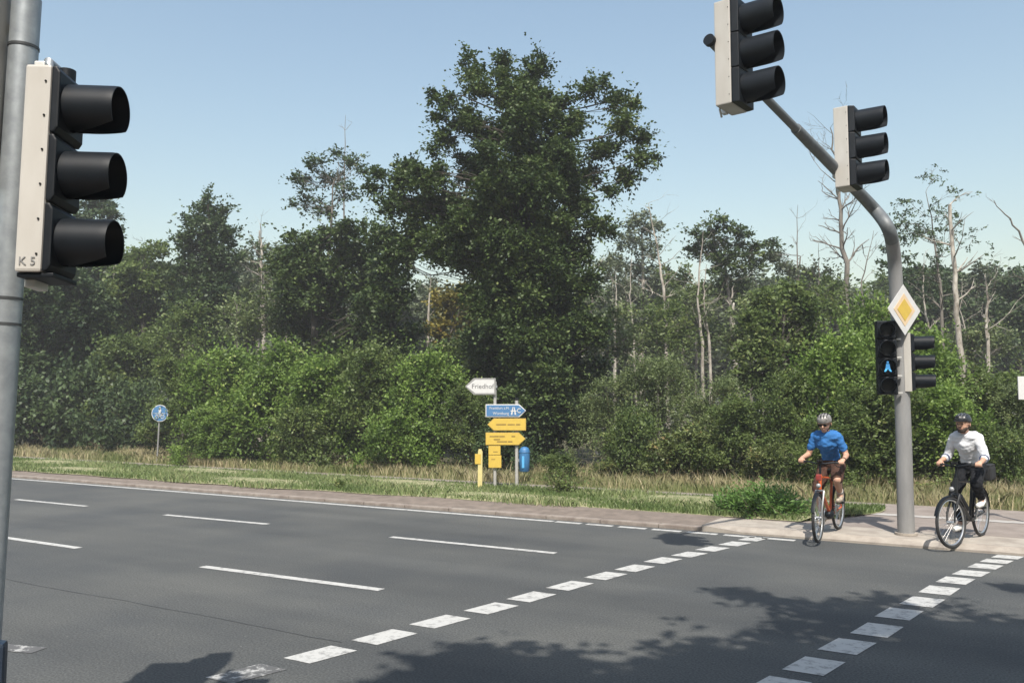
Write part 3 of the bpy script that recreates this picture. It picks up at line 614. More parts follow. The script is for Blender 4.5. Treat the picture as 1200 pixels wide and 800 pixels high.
specs = {'bright': (L_BRIGHT, 165, .125, .075, .5), 'mid': (L_MID, 165, .12, .07, .45), 'pale': (L_PALE, 190, .09, .04, .5), 'dark': (L_DARK, 130, .14, .09, .5), 'bramble': (L_BRAMBLE, 190, .10, .07, .35)}
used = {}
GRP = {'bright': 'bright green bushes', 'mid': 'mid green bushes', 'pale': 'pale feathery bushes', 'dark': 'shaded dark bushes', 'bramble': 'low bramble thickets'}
bushes = [
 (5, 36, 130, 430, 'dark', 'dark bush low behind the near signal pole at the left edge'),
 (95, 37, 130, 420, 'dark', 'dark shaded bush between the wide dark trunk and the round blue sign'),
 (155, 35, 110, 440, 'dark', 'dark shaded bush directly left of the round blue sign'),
 (140, 38, 130, 385, 'mid', 'tall dull bush above the dark bushes left of the round blue sign'),
 (218, 30.5, 90, 405, 'mid', 'mid green bush directly behind the round blue sign'),
 (262, 30, 110, 395, 'bright', 'tall bright green bush just right of the round blue sign'),
 (322, 29, 120, 385, 'bright', 'tallest bright green bush under the pale bare tree'),
 (385, 28, 120, 405, 'bright', 'bright green bush below the wispy feathery tree'),
 (440, 27.5, 120, 395, 'mid', 'mid green bush left of the white arrow sign, in the middle of the left thicket'),
 (500, 26.5, 110, 400, 'bright', 'bright green bush left of the white arrow sign'),
 (550, 26, 80, 445, 'mid', 'mid green bush right behind the white arrow sign'),
 (250, 28.5, 80, 470, 'bright', 'low bright bush in front at the foot of the left thicket'),
 (470, 25.5, 110, 480, 'bright', 'low bright bush in front, left of the yellow marker post'),
 (355, 27, 100, 475, 'mid', 'low mid green bush in front below the wispy tree'),
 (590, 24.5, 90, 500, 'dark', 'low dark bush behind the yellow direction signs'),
 (655, 22.5, 66, 535, 'mid', 'small rounded bush right of the blue litter bin'),
 (715, 26, 110, 430, 'pale', 'pale feathery bush right of the oak trunk'),
 (775, 25, 120, 405, 'pale', 'tallest pale feathery bush below the tall thin dead tree'),
 (835, 24, 110, 430, 'pale', 'pale feathery bush below the pair of pale trunks'),
 (740, 23, 100, 480, 'mid', 'green bush in front of the pale feathery bushes'),
 (805, 22.2, 120, 500, 'bramble', 'brownish bramble thicket left of the cyclist in blue'),
 (715, 23, 70, 540, 'bramble', 'small low bramble clump behind the verge, right of the signs'),
 (868, 22.5, 100, 460, 'mid', 'green bush between pale feathery bushes and the cyclist in blue'),
 (900, 21.5, 90, 520, 'bramble', 'low bramble clump at the left of the cyclist in blue'),
 (925, 22.5, 90, 430, 'mid', 'mid green bush directly above the cyclist in blue'),
 (985, 22.5, 120, 375, 'bright', 'bright green bush between the cyclist in blue and the signal mast'),
 (1018, 24, 120, 328, 'bright', 'tallest bright green bush left of the signal mast'),
 (1075, 23, 130, 370, 'bright', 'bright green bush behind the side traffic light on the mast'),
 (1030, 21, 130, 440, 'mid', 'leafy green bush low behind the signal mast'),
 (1110, 21, 120, 440, 'bright', 'bright green bush behind the helmet of the cyclist in white'),
 (1150, 23, 130, 425, 'mid', 'mid green bush at the foot of the slender forked dead tree'),
 (1205, 22, 120, 440, 'pale', 'pale bush behind the white board at the right edge'),
 (1175, 20.2, 100, 500, 'mid', 'low green bush right of the cyclist in white'),
 (965, 20.5, 90, 490, 'mid', 'low green bush behind the cyclist in blue'),
]
for i, (x, D, wpx, top, ty, lab) in enumerate(bushes):
    D -= 2.0; H = Zat(top, D); rad = wpx / 2 * D / 1000; zf = 2.0 if H / rad > 1.75 else 1.0
    key = (ty, i % 2, zf)
    if key not in PB:
        sp = specs[ty]; PB[key] = bush_proto('bush' if ty != 'bramble' else 'bramble', 200 + i, *sp, zf=zf); o = PB[key]
        o['group'] = GRP[ty]
    else: o = copy_tree(PB[key])
    o['label'] = lab
    o.location = (Xat(x, D), D, .1); o.rotation_euler = (0, 0, random.Random(i * 7).uniform(0, 6.28))
    o.scale = (rad / 1.75, rad / 1.75, H / (2.15 * zf))
print('bush protos', len(PB))

# ------------------------------------------------------------------ grasses
def blades(S, Nn, z0, h, wd, rng, tint, lean=.35):
    k = len(S); base = np.outer(S, np.array(T)) + np.outer(Nn, np.array(N)); base[:, 2] = z0
    a = rng.uniform(0, 6.28, k); ax = np.stack([np.cos(a), np.sin(a), np.zeros(k)], 1) * (wd / 2)[:, None]
    ln = rng.normal(0, lean, (k, 3)); ln[:, 2] = 0; up = np.array([0, 0, 1.0])
    mid = base + (ln * .35 + up * .6) * h[:, None]; tip = base + (ln + up * .95) * h[:, None]
    V = np.stack([base - ax, base + ax, mid + ax * .8, tip, mid - ax * .8], 1)
    return V.reshape(-1, 3), tint
rng = np.random.default_rng(5)
def grass_field(name, label, k, s0, s1, n0, n1, z0, hf, wf, tf, m, end=None, lean=.35, pw=1.9):
    u = rng.uniform(0, 1, k); S = s1 - (s1 - s0) * u ** pw; Nn = rng.uniform(n0, n1, k)
    cl = (np.sin(S * 1.9 + 3 * np.sin(Nn * 1.7)) + np.sin(S * .7 + Nn * 2.3 + 1) + rng.normal(0, .5, k))
    if n0 < 13.8: 
        kp = Nn > np.array([vedge(q) for q in S]) + .02 - .16 * np.clip(cl - .4, 0, 2); S, Nn, cl = S[kp], Nn[kp], cl[kp]
    if end is not None:
        keep = S < np.array([end(n) for n in Nn]) - .02; S, Nn, cl = S[keep], Nn[keep], cl[keep]
    k = len(S); h = hf(S, Nn, cl, k); wd = np.full(k, wf) * rng.uniform(.6, 1.3, k) * (1 + np.clip(-S, 0, 60) / 45)
    V, t = blades(S, Nn, z0, h, wd, rng, tf(S, Nn, cl, k), lean)
    return tag(np_mesh(name, V, 5, m, None, t), label, 'grass', kind='stuff')
grass_field('verge_grass', 'short sun bleached green grass on the verge beside the road', 105000, -48, -1.0, 13.25, 16.35, .10,
            lambda S, n, c, k: rng.uniform(.04, .12, k) + .08 * (c > 1.0) * rng.uniform(0, 1, k), .014, lambda S, n, c, k: .44 + .16 * c + rng.normal(0, .18, k), L_GRASS, end=vend)
grass_field('bank_grass', 'grass mixed with straw between the cycle path and the bushes', 110000, -55, 9, 17.25, 20.6, .09,
            lambda S, n, c, k: rng.uniform(.06, .22, k) + .10 * (c > .3), .012, lambda S, n, c, k: .42 + .2 * c + rng.normal(0, .22, k), L_STRAW)
grass_field('tall_dry_grass', 'tall dry straw coloured grass along the foot of the bushes', 24000, -55, 9, 17.9, 20.8, .1,
            lambda S, n, c, k: rng.uniform(.16, .50, k) * (.45 + .5 * (c > .3)), .008, lambda S, n, c, k: .62 + .16 * c + rng.normal(0, .25, k), L_STRAW, lean=.34)
grass_field('kerb_weeds', 'sparse tufts of weeds growing in the kerb strip', 1500, -30, -4.5, 13.2, 13.9, .10,
            lambda S, n, c, k: rng.uniform(.03, .12, k) * (c > .6) + .004, .022, lambda S, n, c, k: .5 + rng.normal(0, .2, k), L_GRASS)

def weed(name, label, loc, r, h, m, seed, k, ll=.07, lw=.045, group=None):
    rg = np.random.default_rng(seed); root = thing(name, label, 'plant', loc, 0, group); mb = MB()
    d = unit(np.stack([rg.normal(0, .55, k), rg.normal(0, .55, k), np.abs(rg.normal(.9, .3, k))], 1)); base = np.stack([rg.normal(0, r * .42, k), rg.normal(0, r * .42, k), np.zeros(k)], 1)
    for i in range(min(k, 60)): mb.tube([Vector(base[i]), Vector(base[i] + d[i] * h * .9)], [.006, .002], 4)
    hh = h * rg.uniform(.5, 1.1, k); V, ti = sprays(base, d * 1, hh, 18, ll, lw, rg, rg.uniform(.2, .9, k), droop=.1, spread=.6)
    mb.build('stems', STEM, root); np_mesh('foliage', V, 4, m, root, ti); return root
g_ = G(903, 611); weed('weed_clump', 'lush bright green weed clump at the verge end left of the cyclist in blue', (g_.x, g_.y + .15, .1), .55, .55, L_WEED, 301, 260, .10, .03)
g_ = G(874, 610); weed('weed_clump', 'smaller green weed clump adjoining the lush one on its left', (g_.x, g_.y + .3, .1), .38, .38, L_WEED, 302, 110, .10, .03)
g_ = G(930, 606); weed('weed_clump', 'small low weed tuft at the pavement edge right of the lush clump', (g_.x, g_.y + .1, .1), .3, .2, L_GRASS, 305, 60, .10, .02)
g_ = G(661, 584); weed('tall_weed', 'single upright green weed standing right of the signs in the verge', (g_.x, g_.y, .1), .16, .62, L_MID, 303, 36)
g_ = G(398, 578); weed('small_weed', 'small weed tuft at the edge of the kerb strip left of the signs', (g_.x, g_.y, .1), .12, .25, L_MID, 304, 16)

# ------------------------------------------------------------------ traffic lights
def Rz(a): return Matrix.Rotation(a, 3, 'Z')
LR = mat('lens_red', (.16, .012, .010), .25, var=.3, scale=60); LY = mat('lens_amber', (.20, .10, .01), .25, var=.3, scale=60); LG = mat('lens_green', (.01, .09, .06), .25, var=.3, scale=60)
def visor(mb, c, r, L, th=.004, seg=28, full=.16, droop=.015):
    """tunnel visor along +X: closed ring at the lens, underside cut away in a slope towards the tip"""
    c = Vector(c); rows = 12; o = len(mb.v)
    half0, half1 = math.pi, R(135)
    for sgn, rr in ((0, r), (1, r - th)):
        for i in range(rows + 1):
            t = i / rows; half = half0 if t < full else half0 + (half1 - half0) * ((t - full) / (1 - full)) ** .85
            for k in range(seg + 1):
                a = -half + 2 * half * k / seg
                curl = 1 if i < rows else .985
                ext = L * t * (1 - .05 * (abs(a) / math.pi) ** 2 * t)
                mb.v.append(c + Vector((ext, math.sin(a) * rr * curl, math.cos(a) * rr * curl - droop * L * t)))
    n = (rows + 1) * (seg + 1)
    for i in range(rows):
        for k in range(seg):
            a = o + i * (seg + 1) + k; mb.f.append((a, a + 1, a + seg + 2, a + seg + 1)); b = a + n; mb.f.append((b, b + seg + 1, b + seg + 2, b + 1))
    for k in range(seg): a = o + rows * (seg + 1) + k; mb.f.append((a, a + 1, a + 1 + n, a + n))
    for i in range(rows):
        for k in (0, seg): a = o + i * (seg + 1) + k; mb.f.append((a, a + seg + 1, a + seg + 1 + n, a + n))
def facing(az): return math.pi / 2 - R(az)     # rotation so that local +X looks to compass azimuth az
def signal_head(label, loc, az, pitch=.33, n=3, wid=.36, dep=.17, vr=.14, vl=.30, cream=True, tilt=0, frontd=.07, lit=None, lenses=(LR, LY, LG), name='traffic_light', group=None, backm=None, board=None):
    root = thing(name, label, 'traffic light', loc, facing(az), group); root.rotation_euler[0] = tilt
    H = pitch * n; b = MB().box((-dep / 2, 0, 0), (dep, wid, H)); b.build('rear_housing', backm or (CREAM if cream else BLACKP), root, bevel=.012)
    if board:
        MB().box((-dep / 2 + .0, -wid / 2 - .004, 0), (dep * .9, .004, H * .98)).build('side_plate', CREAM, root)
    # rivets and seams on the side faces
    for sy in (-1, 1):
        for k in range(n * 2): MB().tube([(-.02, sy * (wid / 2 - .001), -H / 2 + (k + .5) * H / (n * 2)), (-.02, sy * (wid / 2 + .005), -H / 2 + (k + .5) * H / (n * 2))], .0045, 8).build('latch', BLACKI, root)
    for k in range(n):
        zc = H / 2 - pitch * (k + .5); p = pitch / 2 - .004; wv = wid / 2 - .004
        m_ = MB(); q = vr * 1.16
        outer = [(0, -wv, zc - p), (0, wv, zc - p), (0, wv, zc + p), (0, -wv, zc + p)]; inner = [(frontd, -q, zc - q), (frontd, q, zc - q), (frontd, q, zc + q), (frontd, -q, zc + q)]
        mid_ = [(.02, -wv, zc - p), (.02, wv, zc - p), (.02, wv, zc + p), (.02, -wv, zc + p)]
        m_.add(outer + mid_ + inner, [(3, 2, 1, 0)] + [(i, (i + 1) % 4, 4 + (i + 1) % 4, 4 + i) for i in range(4)] + [(4 + i, 4 + (i + 1) % 4, 8 + (i + 1) % 4, 8 + i) for i in range(4)] + [(8, 9, 10, 11)])
        ch = m_.build('chamber', BLACKP, root, bevel=.008)
        v = MB(); visor(v, (frontd - .012, 0, zc), vr, vl); v.build('visor', BLACKP, ch, smooth=True)
        lm_ = lenses[k % len(lenses)]
        l = MB(); l.sphere((frontd - .005, 0, zc), vr * .93, 20, 10, (.16, 1, 1)); l.build('lens', lm_, ch, smooth=True)
    return root
def bracket(root, pts, r, m=GALV): MB().tube(pts, r, 10).build('bracket', m, root, smooth=True)

# --- left near pole
def line_pole(name, label, pts, radii, m, cat='pole', seg=20):
    base = Vector(pts[0]); root = thing(name, label, cat, base); mb = MB().tube([Vector(p) - base for p in pts], radii, seg); mb.build('mast', m, root, smooth=True); return root
D0 = 3.75
pt, pb = P(31.5, 0, D0), P(5, 400, D0); dv = (pt - pb) / (pt.z - pb.z)
bp = pb + dv * (.12 - pb.z); tp_ = pb + dv * (3.74 - pb.z)
lp = line_pole('signal_pole', 'thick galvanised steel signal pole close by at the left edge', [bp, bp + dv * .06, tp_], [.066, .064, .061], GALV)
bd = MB()
for yy in (56, 350, 380):
    c = pb + dv * (Zat(yy, D0) - pb.z) - bp; bd.tube([c - dv * .006, c + dv * .006], .0645, 20)
bd.build('steel_strap', BLACKI if 0 else mat('dark_strap', (.08, .085, .09), .5, .5, var=.3), lp, smooth=True)
MB().tube([Vector((0, 0, .0)), Vector((0, 0, .02))], .14, 20).build('base_plate', GALV, lp)
DL = 3.55
hl = P(56, 198, DL)
L1 = signal_head('large near traffic light with long black visors and cream side at the left', (hl.x, hl.y + .10, hl.z), 87, pitch=.298, wid=.25, dep=.108, vr=.104, vl=.225, frontd=.035, tilt=R(-1.5))
MB().tube([(-.10, .05, .47), (-.10, .05, .53), (-.10, .17, .53)], .022, 12).build('bracket', GALV, L1, smooth=True)
MB().tube([(-.04, .10, .45), (-.04, .10, .515)], .036, 16).build('knob', BLACKP, L1, smooth=True)
for y_, z_, w_ in ((0, .465, .12), (.02, -.475, .12)): MB().box((-.085, y_, z_), (.045, w_, .05)).build('clamp', mat('pale_zinc', (.6, .6, .57), .5, .3, var=.2), L1, bevel=.006)
MB().box((-.03, .0, -.458), (.15, .22, .02)).build('bottom_cap', BLACKP, L1, bevel=.006)
text_obj('marking', 'K 5', .05, mat('grey_print', (.2, .2, .2), .7, var=.1), L1, (-.056, -.1275, -.405), (1, 0, 0), (0, 0, 1), 'CENTER', .001)
# second head on the same pole, facing the other way, mostly outside the frame
h2 = P(-31, 95, DL + .1)
L2 = signal_head('partly hidden traffic light with cream side cut off by the left edge of the picture', (h2.x, h2.y + .1, h2.z), 265, pitch=.29, wid=.30, dep=.08, vr=.112, vl=.28, frontd=.08)
for z_ in (.3, -.3): MB().box((-.08, -.03, z_), (.06, .04, .04)).build('clamp', GALV, L2, bevel=.005)
h3 = P(-22, -42, DL + .1)
L3 = signal_head('dark traffic light above, only its lower edge showing in the top left corner', (h3.x + .02, h3.y + .1, h3.z + .05), 255, pitch=.13, n=1, wid=.22, dep=.16, vr=.05, vl=.05, frontd=.03, cream=False)
# push button box
hb = P(-1.5, 790, D0 - .08)
pbx = thing('push_button_box', 'dark pedestrian push button box on the near left pole, low at the left edge', 'push button', (hb.x - .045, hb.y + .02, hb.z), facing(165))
MB().box((0, 0, 0), (.075, .11, .26)).build('box', mat('dark_blue_plastic', (.015, .028, .05), .45, var=.2), pbx, bevel=.02)
MB().tube([(.037, 0, .02), (.047, 0, .02)], .03, 16).build('button', mat('button_red', (.4, .03, .03), .4, var=.1), pbx, smooth=True)
MB().box((.039, 0, -.08), (.004, .06, .05)).build('notice', WHITEP, pbx)

# --- right mast with overhead arm
DM = G(1062, 626, .09).y
def MP(x, y, D): return P(x, y, D)
mb_ = G(1062, 626, .09)
arm_a, arm_b = MP(1020, 240, 11.9), MP(833, 49, 8.4)
pp = [mb_, MP(1057.5, 470, DM), MP(1052, 370, DM - .02), MP(1049, 318, DM - .08), MP(1046.5, 290, DM - .25), MP(1040, 266, DM - .5), arm_a, arm_a.lerp(arm_b, .3), arm_a.lerp(arm_b, .55)]
rr = [.115, .105, .098, .094, .092, .089, .085, .072, .064]
# smooth the bend
def catmull(p, r, k=6):
    out = []; ro = []
    for i in range(len(p) - 1):
        a, b, c, d = p[max(i - 1, 0)], p[i], p[i + 1], p[min(i + 2, len(p) - 1)]
        for j in range(k):
            t = j / k; out.append(.5 * ((2 * b) + (c - a) * t + (2 * a - 5 * b + 4 * c - d) * t * t + (3 * b - a - 3 * c + d) * t ** 3)); ro.append(r[i] + (r[i + 1] - r[i]) * t)
    return out + [p[-1]], ro + [r[-1]]
pp, rr = catmull(pp, rr)
mast = thing('signal_mast', 'tall grey signal mast with curved arm reaching over the road between the two cyclists', 'signal mast', mb_)
sp_ = 26
MB().tube([p - mb_ for p in pp[:sp_ + 1]], rr[:sp_ + 1], 20).build('pole', GALV_POLE, mast, smooth=True)
MB().tube([p - mb_ for p in pp[sp_:]], rr[sp_:], 18).build('arm', GALV_ARM, mast, smooth=True)
a2 = arm_a.lerp(arm_b, .53) - mb_; MB().tube([a2, arm_b - mb_], [.05, .044], 16).build('arm_tip', GALV_ARM, mast, smooth=True)
ad = (arm_b - arm_a).normalized(); MB().tube([arm_b - mb_, arm_b - mb_ + ad * .05], [.060, .060], 16).build('end_cap', BLACKP, mast, smooth=True)
MB().tube([Vector((0, 0, 0)), Vector((0, 0, .03))], .15, 20).build('footing', CONC, mast)

H1 = P(869, 60, 8.3)
A1 = signal_head('larger nearer overhead traffic light cut off by the top of the picture', (H1.x, H1.y + .12, H1.z), 129, pitch=.358, wid=.38, dep=.17, vr=.15, vl=.36, frontd=.08)
c = MB(); c.box((-.185, .06, -.05), (.05, .06, 1.0)); c.tube([(-.165, -.06, -.62), (-.165, -.10, -.55), (-.165, -.10, .5)], .012, 8); c.box((-.18, 0, -.02), (.08, .16, .12)); c.build('mounting_rail', mat('pale_zinc2', (.55, .55, .53), .5, .3, var=.2), A1, bevel=.004)
H2 = P(1003, 171, 10.75)
A2 = signal_head('smaller farther overhead traffic light hanging at the bend of the mast arm', (H2.x, H2.y + .12, H2.z), 126, pitch=.35, wid=.36, dep=.18, vr=.14, vl=.35, frontd=.08)
c = MB(); c.box((-.195, .06, -.05), (.05, .06, .95)); c.tube([(-.185, -.06, -.60), (-.185, -.10, -.55), (-.185, -.10, .48)], .012, 8); c.box((-.2, 0, -.30), (.08, .16, .12)); c.build('mounting_rail', MATS['pale_zinc2'], A2, bevel=.004)
H3 = P(1071, 424, DM - .12)
A3 = signal_head('three lamp traffic light on the right side of the mast, seen from the side', (H3.x, H3.y + .1, H3.z), 118, pitch=.272, wid=.27, dep=.07, vr=.098, vl=.27, frontd=.06, backm=BLACKP, board=True)
c = MB(); c.box((-.12, .0, .40), (.12, .06, .03)); c.box((-.12, .0, -.40), (.12, .06, .03)); c.box((-.03, -.1385, 0), (.09, .01, .83)); c.build('side_frame', CREAM, A3)
H4 = P(1038.5, 419, DM - .10)
PED = mat('lens_off', (.012, .014, .014), .3, var=.3, scale=50)
A4 = signal_head('four chamber black pedestrian light with a glowing blue figure left of the mast', (H4.x, H4.y - .02, H4.z), 196, pitch=.262, n=4, wid=.27, dep=.12, vr=.105, vl=.13, frontd=.05, cream=False, lenses=(PED, PED, PED, PED), name='pedestrian_light')
chs = [o for o in A4.children if o.name.startswith('chamber')]
LIT = mat('lit_blue_green', (.05, .3, .5), .4, emit=((.08, .30, .62), .75))
fg = MB(); zc = .262 * 2 - .262 * 2.5; x0 = .075
fg.prism([(math.cos(a * .5236) * .016, math.sin(a * .5236) * .016 + .062) for a in range(12)], (x0, 0, zc), (0, 1, 0), (0, 0, 1), .006)
fg.prism([(-.022, .04), (.022, .04), (.03, -.02), (.05, -.07), (.028, -.07), (.0, -.03), (-.028, -.07), (-.05, -.07), (-.03, -.02)], (x0, 0, zc), (0, 1, 0), (0, 0, 1), .006)
fg.build('glowing_figure', LIT, chs[2])
for z in (.51, .26, 0, -.26, -.5): MB().box((-.03, .165, z), (.05, .06, .022)).build('bracket', MATS['pale_zinc2'], A4, bevel=.003)

# priority road sign on the mast
Ds = DM - .22; pc = P(1059.5, 363, Ds); az = 150
psn = thing('priority_sign', 'diamond shaped priority road sign, yellow with white border, on the mast', 'road sign', pc, facing(az))
def diamond(h, x, th, m, nm, parent, bev=.02):
    mm = MB(); mm.prism([(h, 0), (0, h), (-h, 0), (0, -h)], (x, 0, 0), (0, 1, 0), (0, 0, 1), th); return mm.build(nm, m, parent, bevel=bev)
diamond(.36, 0, .006, WHITEP, 'sign_plate', psn, 0); diamond(.235, .0055, .004, mat('pale_orange_border', (.62, .47, .30), .5, var=.1), 'inner_border', psn, 0); diamond(.16, .0095, .003, SIGNYEL, 'yellow_field', psn, 0)
c = MB(); c.box((-.03, 0, .14), (.05, .3, .03)); c.box((-.03, 0, -.14), (.05, .3, .03)); c.build('bracket', GALV, psn)

# ------------------------------------------------------------------ direction signs
def post(name, label, px, D, top, r, m, z0=.1, cat='post', foot=None):
    x = Xat(px, D, 520); root = thing(name, label, cat, (x, D, z0)); H = Zat(top, D) - z0
    MB().tube([(0, 0, -.02), (0, 0, H)], r, 12).build('pipe', m, root, smooth=True)
    MB().sphere((0, 0, H), r * 1.15, 10, 6).build('cap', BLACKI, root, smooth=True); return root
DS = 18.9
POSTM = mat('pale_post', (.40, .39, .37), .5, .1, var=.15, scale=8)
pA = post('sign_post', 'slim grey sign post carrying the white arrow sign at its top', 580, DS, 446, .035, POSTM)
pB = post('sign_post', 'slim grey sign post holding the right ends of the stacked signs and the blue bin', 605.5, DS, 468, .038, POSTM)
Q = DS / 1000
def arrow_sign(name, label, x0, x1, y0, y1, tip, m, bm_, D=DS - .07, border=.03, rot=0):
    a = P(x0, y0, D); b = P(x1, y1, D); W = b.x - a.x; H = a.z - b.z; c = (a + b) / 2
    root = thing(name, label, 'road sign', c, rot); k = H * .52; w2, h2 = W / 2, H / 2
    def poly(w2, h2, kk): 
        pr = [(-w2, -h2), (w2 - kk, -h2), (w2, 0), (w2 - kk, h2), (-w2, h2)]
        return pr if tip > 0 else [(-x, y) for x, y in reversed(pr)]
    MB().prism(poly(w2, h2, k), (0, 0, 0), (1, 0, 0), (0, 0, 1), .03).build('sign_plate', bm_, root, bevel=.008)
    MB().prism(poly(w2 - border, h2 - border, k), (0, -.017, 0), (1, 0, 0), (0, 0, 1), .006).build('sign_face', m, root)
    b_ = MB()
    for px_ in (580, 605.5):
        if x0 - 2 < px_ < x1 + 2 : b_.box((Xat(px_, DS, 520) - c.x, .045, 0), (.1, .06, .06))
    if b_.v: b_.build('bracket', GALV, root)
    return root, W, H
s1, W, H = arrow_sign('arrow_sign', 'white left pointing arrow sign reading Friedhof above the other signs', 545, 581, 443, 462.5, -1, WHITEP, mat('sign_grey_edge', (.24, .24, .235), .5, var=.1), border=.035)
text_obj('lettering', 'Friedhof', .145, mat('grey_lettering', (.11, .11, .115), .6, var=.1), s1, (.05, -.0225, .0), (1, 0, 0), (0, 0, 1), 'CENTER', .001)
s2, W, H = arrow_sign('arrow_sign', 'blue motorway arrow sign with white lettering pointing right', 569, 616.5, 473.5, 488.5, 1, SIGNBLUE, WHITEP, border=.02)
text_obj('lettering', 'Frankfurt a.M.', .078, WHITEP, s2, (-.14, -.0225, .055), (1, 0, 0), (0, 0, 1), 'CENTER', .001)
text_obj('lettering', 'Würzburg', .085, WHITEP, s2, (-.11, -.0225, -.06), (1, 0, 0), (0, 0, 1), 'CENTER', .001)
ic = MB()
ic.prism([(-.06, -.09), (-.025, -.09), (-.005, .08), (-.02, .08)], (.17, -.0225, 0), (1, 0, 0), (0, 0, 1), .003)
ic.prism([(.06, -.09), (.025, -.09), (.005, .08), (.02, .08)][::-1], (.17, -.0225, 0), (1, 0, 0), (0, 0, 1), .003)
ic.box((.17, -.0235, -.005), (.13, .003, .022)); ic.build('motorway_symbol', WHITEP, s2)
ar = MB(); ar.tube([(.30 + .045 * math.cos(a), -.0225, .045 * math.sin(a)) for a in [R(50 + 26 * i) for i in range(11)]], .009, 6); ar.build('ring_symbol', WHITEP, s2)
def faux_lines(root, rows):
    mm = MB()
    for (x, z, w_) in rows: mm.box((x, -.0215, z), (w_, .003, .030))
    mm.build('faded_lettering', OLIVE, root)
DKE = mat('sign_dark_yellow_edge', (.36, .24, .05), .5, var=.1)
s3, W, H = arrow_sign('arrow_sign', 'upper yellow direction sign pointing left', 571, 616.5, 490, 504.5, -1, SIGNYEL, DKE, border=.012)
faux_lines(s3, [(-.12, .0, .22), (.10, .0, .16), (.25, 0, .10)])
s4, W, H = arrow_sign('arrow_sign', 'lower yellow direction sign pointing right', 569, 616, 506.5, 521.5, 1, SIGNYEL, DKE, border=.012)
faux_lines(s4, [(-.25, .055, .20), (-.08, .055, .12), (-.19, -.01, .14), (-.08, -.06, .22), (.10, -.06, .10), (.17, .055, .08)])
def panel(name, label, x0, x1, y0, y1, m, rows):
    D = DS - .07; a = P(x0, y0, D); b = P(x1, y1, D); c = (a + b) / 2; root = thing(name, label, 'road sign', c)
    MB().box((0, 0, 0), (b.x - a.x, .03, a.z - b.z)).build('sign_plate', m, root, bevel=.006); mm = MB()
    for (x, z, w_) in rows: mm.box((x, -.0165, z), (w_, .003, .018))
    mm.build('faded_lettering', OLIVE, root)
    MB().box((Xat(580, DS, 520) - c.x, .045, 0), (.1, .06, .06)).build('bracket', GALV, root)
panel('info_sign', 'small square yellow plate under the yellow arrow signs', 572.5, 586.5, 522.2, 532.6, SIGNYEL, [(.02, -.03, .10)])
panel('info_sign', 'lowest small yellow plate on the left sign post', 572.5, 587.5, 533.2, 547.8, SIGNYEL, [(-.04, .05, .08)])
# blue litter bin on the right post
DBn = DS + .02; bc = P(614.5, 538.5, DBn)
bn = thing('litter_bin', 'blue rounded litter bin hung on the right sign post', 'litter bin', (bc.x, bc.y, bc.z - .26))
BB_ = mat('bin_blue', (.03, .12, .27), .5, c2=(.04, .15, .32), scale=6)
bm2 = MB(); r1 = .115
prof = [(0, .0), (.09, .0), (.108, .02), (.118, .26), (.120, .42), (.112, .48), (.085, .525), (.04, .545), (0, .55)]
sg = 20
for (r_, z) in prof:
    for k in range(sg): a = 2 * math.pi * k / sg; bm2.v.append(Vector((math.cos(a) * max(r_, .001), math.sin(a) * max(r_, .001), z)))
for i in range(len(prof) - 1):
    for k in range(sg): bm2.f.append((i * sg + k, i * sg + (k + 1) % sg, (i + 1) * sg + (k + 1) % sg, (i + 1) * sg + k))
bm2.build('bin_body', BB_, bn, smooth=True)
MB().tube([(0.123 * math.cos(a), .123 * math.sin(a), .43) for a in [R(i * 18) for i in range(20)]], .008, 6, closed=True).build('rim', BB_, bn, smooth=True)
MB().box((-.03, -.121, .22), (.05, .004, .26)).build('sticker', mat('light_blue_label', (.10, .38, .68), .4, var=.1), bn)
MB().box((-.135, 0, .25), (.08, .05, .06)).build('bracket', GALV, bn)
# yellow marker post
mpd = 18.7; mx_ = Xat(562.5, mpd, 550); mr = thing('marker_post', 'pale yellow marker post with a small plate left of the direction signs', 'marker post', (mx_, mpd, .1))
Hm = Zat(526, mpd) - .1; YP = mat('pale_yellow_plastic', (.56, .49, .22), .5, c2=(.50, .43, .19), scale=9)
MB().prism([(-.05, 0), (.05, 0), (.055, Hm - .06), (.03, Hm), (-.03, Hm), (-.045, Hm - .06)], (0, 0, 0), (1, 0, 0), (0, 0, 1), .07).build('post_body', YP, mr, bevel=.01)
MB().box((-.045, -.043, Hm - .21), (.13, .012, .22)).build('number_plate', SIGNYEL, mr, bevel=.004)

# round blue shared path sign
g2 = G(184, 541, .1); Dr = g2.y; rt = P(187.5, 478, Dr)
rs_ = thing('round_sign', 'round blue shared foot and cycle path sign on a thin leaning post at the left', 'road sign', g2)
tv = rt - g2; MB().tube([(0, 0, -.02), tv * 1.0], .026, 10).build('post', GALV_POLE, rs_, smooth=True)
cc = P(187.5, 484, Dr - .05) - g2; rd_ = .27
def disc(r_, y, th, m, nm, seg=32):
    MB().prism([(math.cos(2 * math.pi * i / seg) * r_, math.sin(2 * math.pi * i / seg) * r_) for i in range(seg)], (cc.x, cc.y + y, cc.z), (1, 0, 0), (0, 0, 1), th).build(nm, m, rs_)
disc(rd_, 0, .012, WHITEP, 'sign_rim'); disc(rd_ * .92, -.009, .006, SIGNBLUE, 'sign_face')
ic = MB(); y_ = cc.y - .014
def ic_poly(p): ic.prism([(x * .25, z * .25) for x, z in p], (cc.x, y_, cc.z), (1, 0, 0), (0, 0, 1), .004)
ic_poly([(math.cos(a * .6283) * .11, .68 + math.sin(a * .6283) * .11) for a in range(10)])
ic_poly([(-.10, .55), (.10, .55), (.20, .30), (.10, .28), (.16, .02), (.05, .02), (0, .2), (-.05, .02), (-.16, .02), (-.10, .28), (-.20, .30)])
ic_poly([(-.85, .0), (.85, .0), (.85, -.06), (-.85, -.06)])
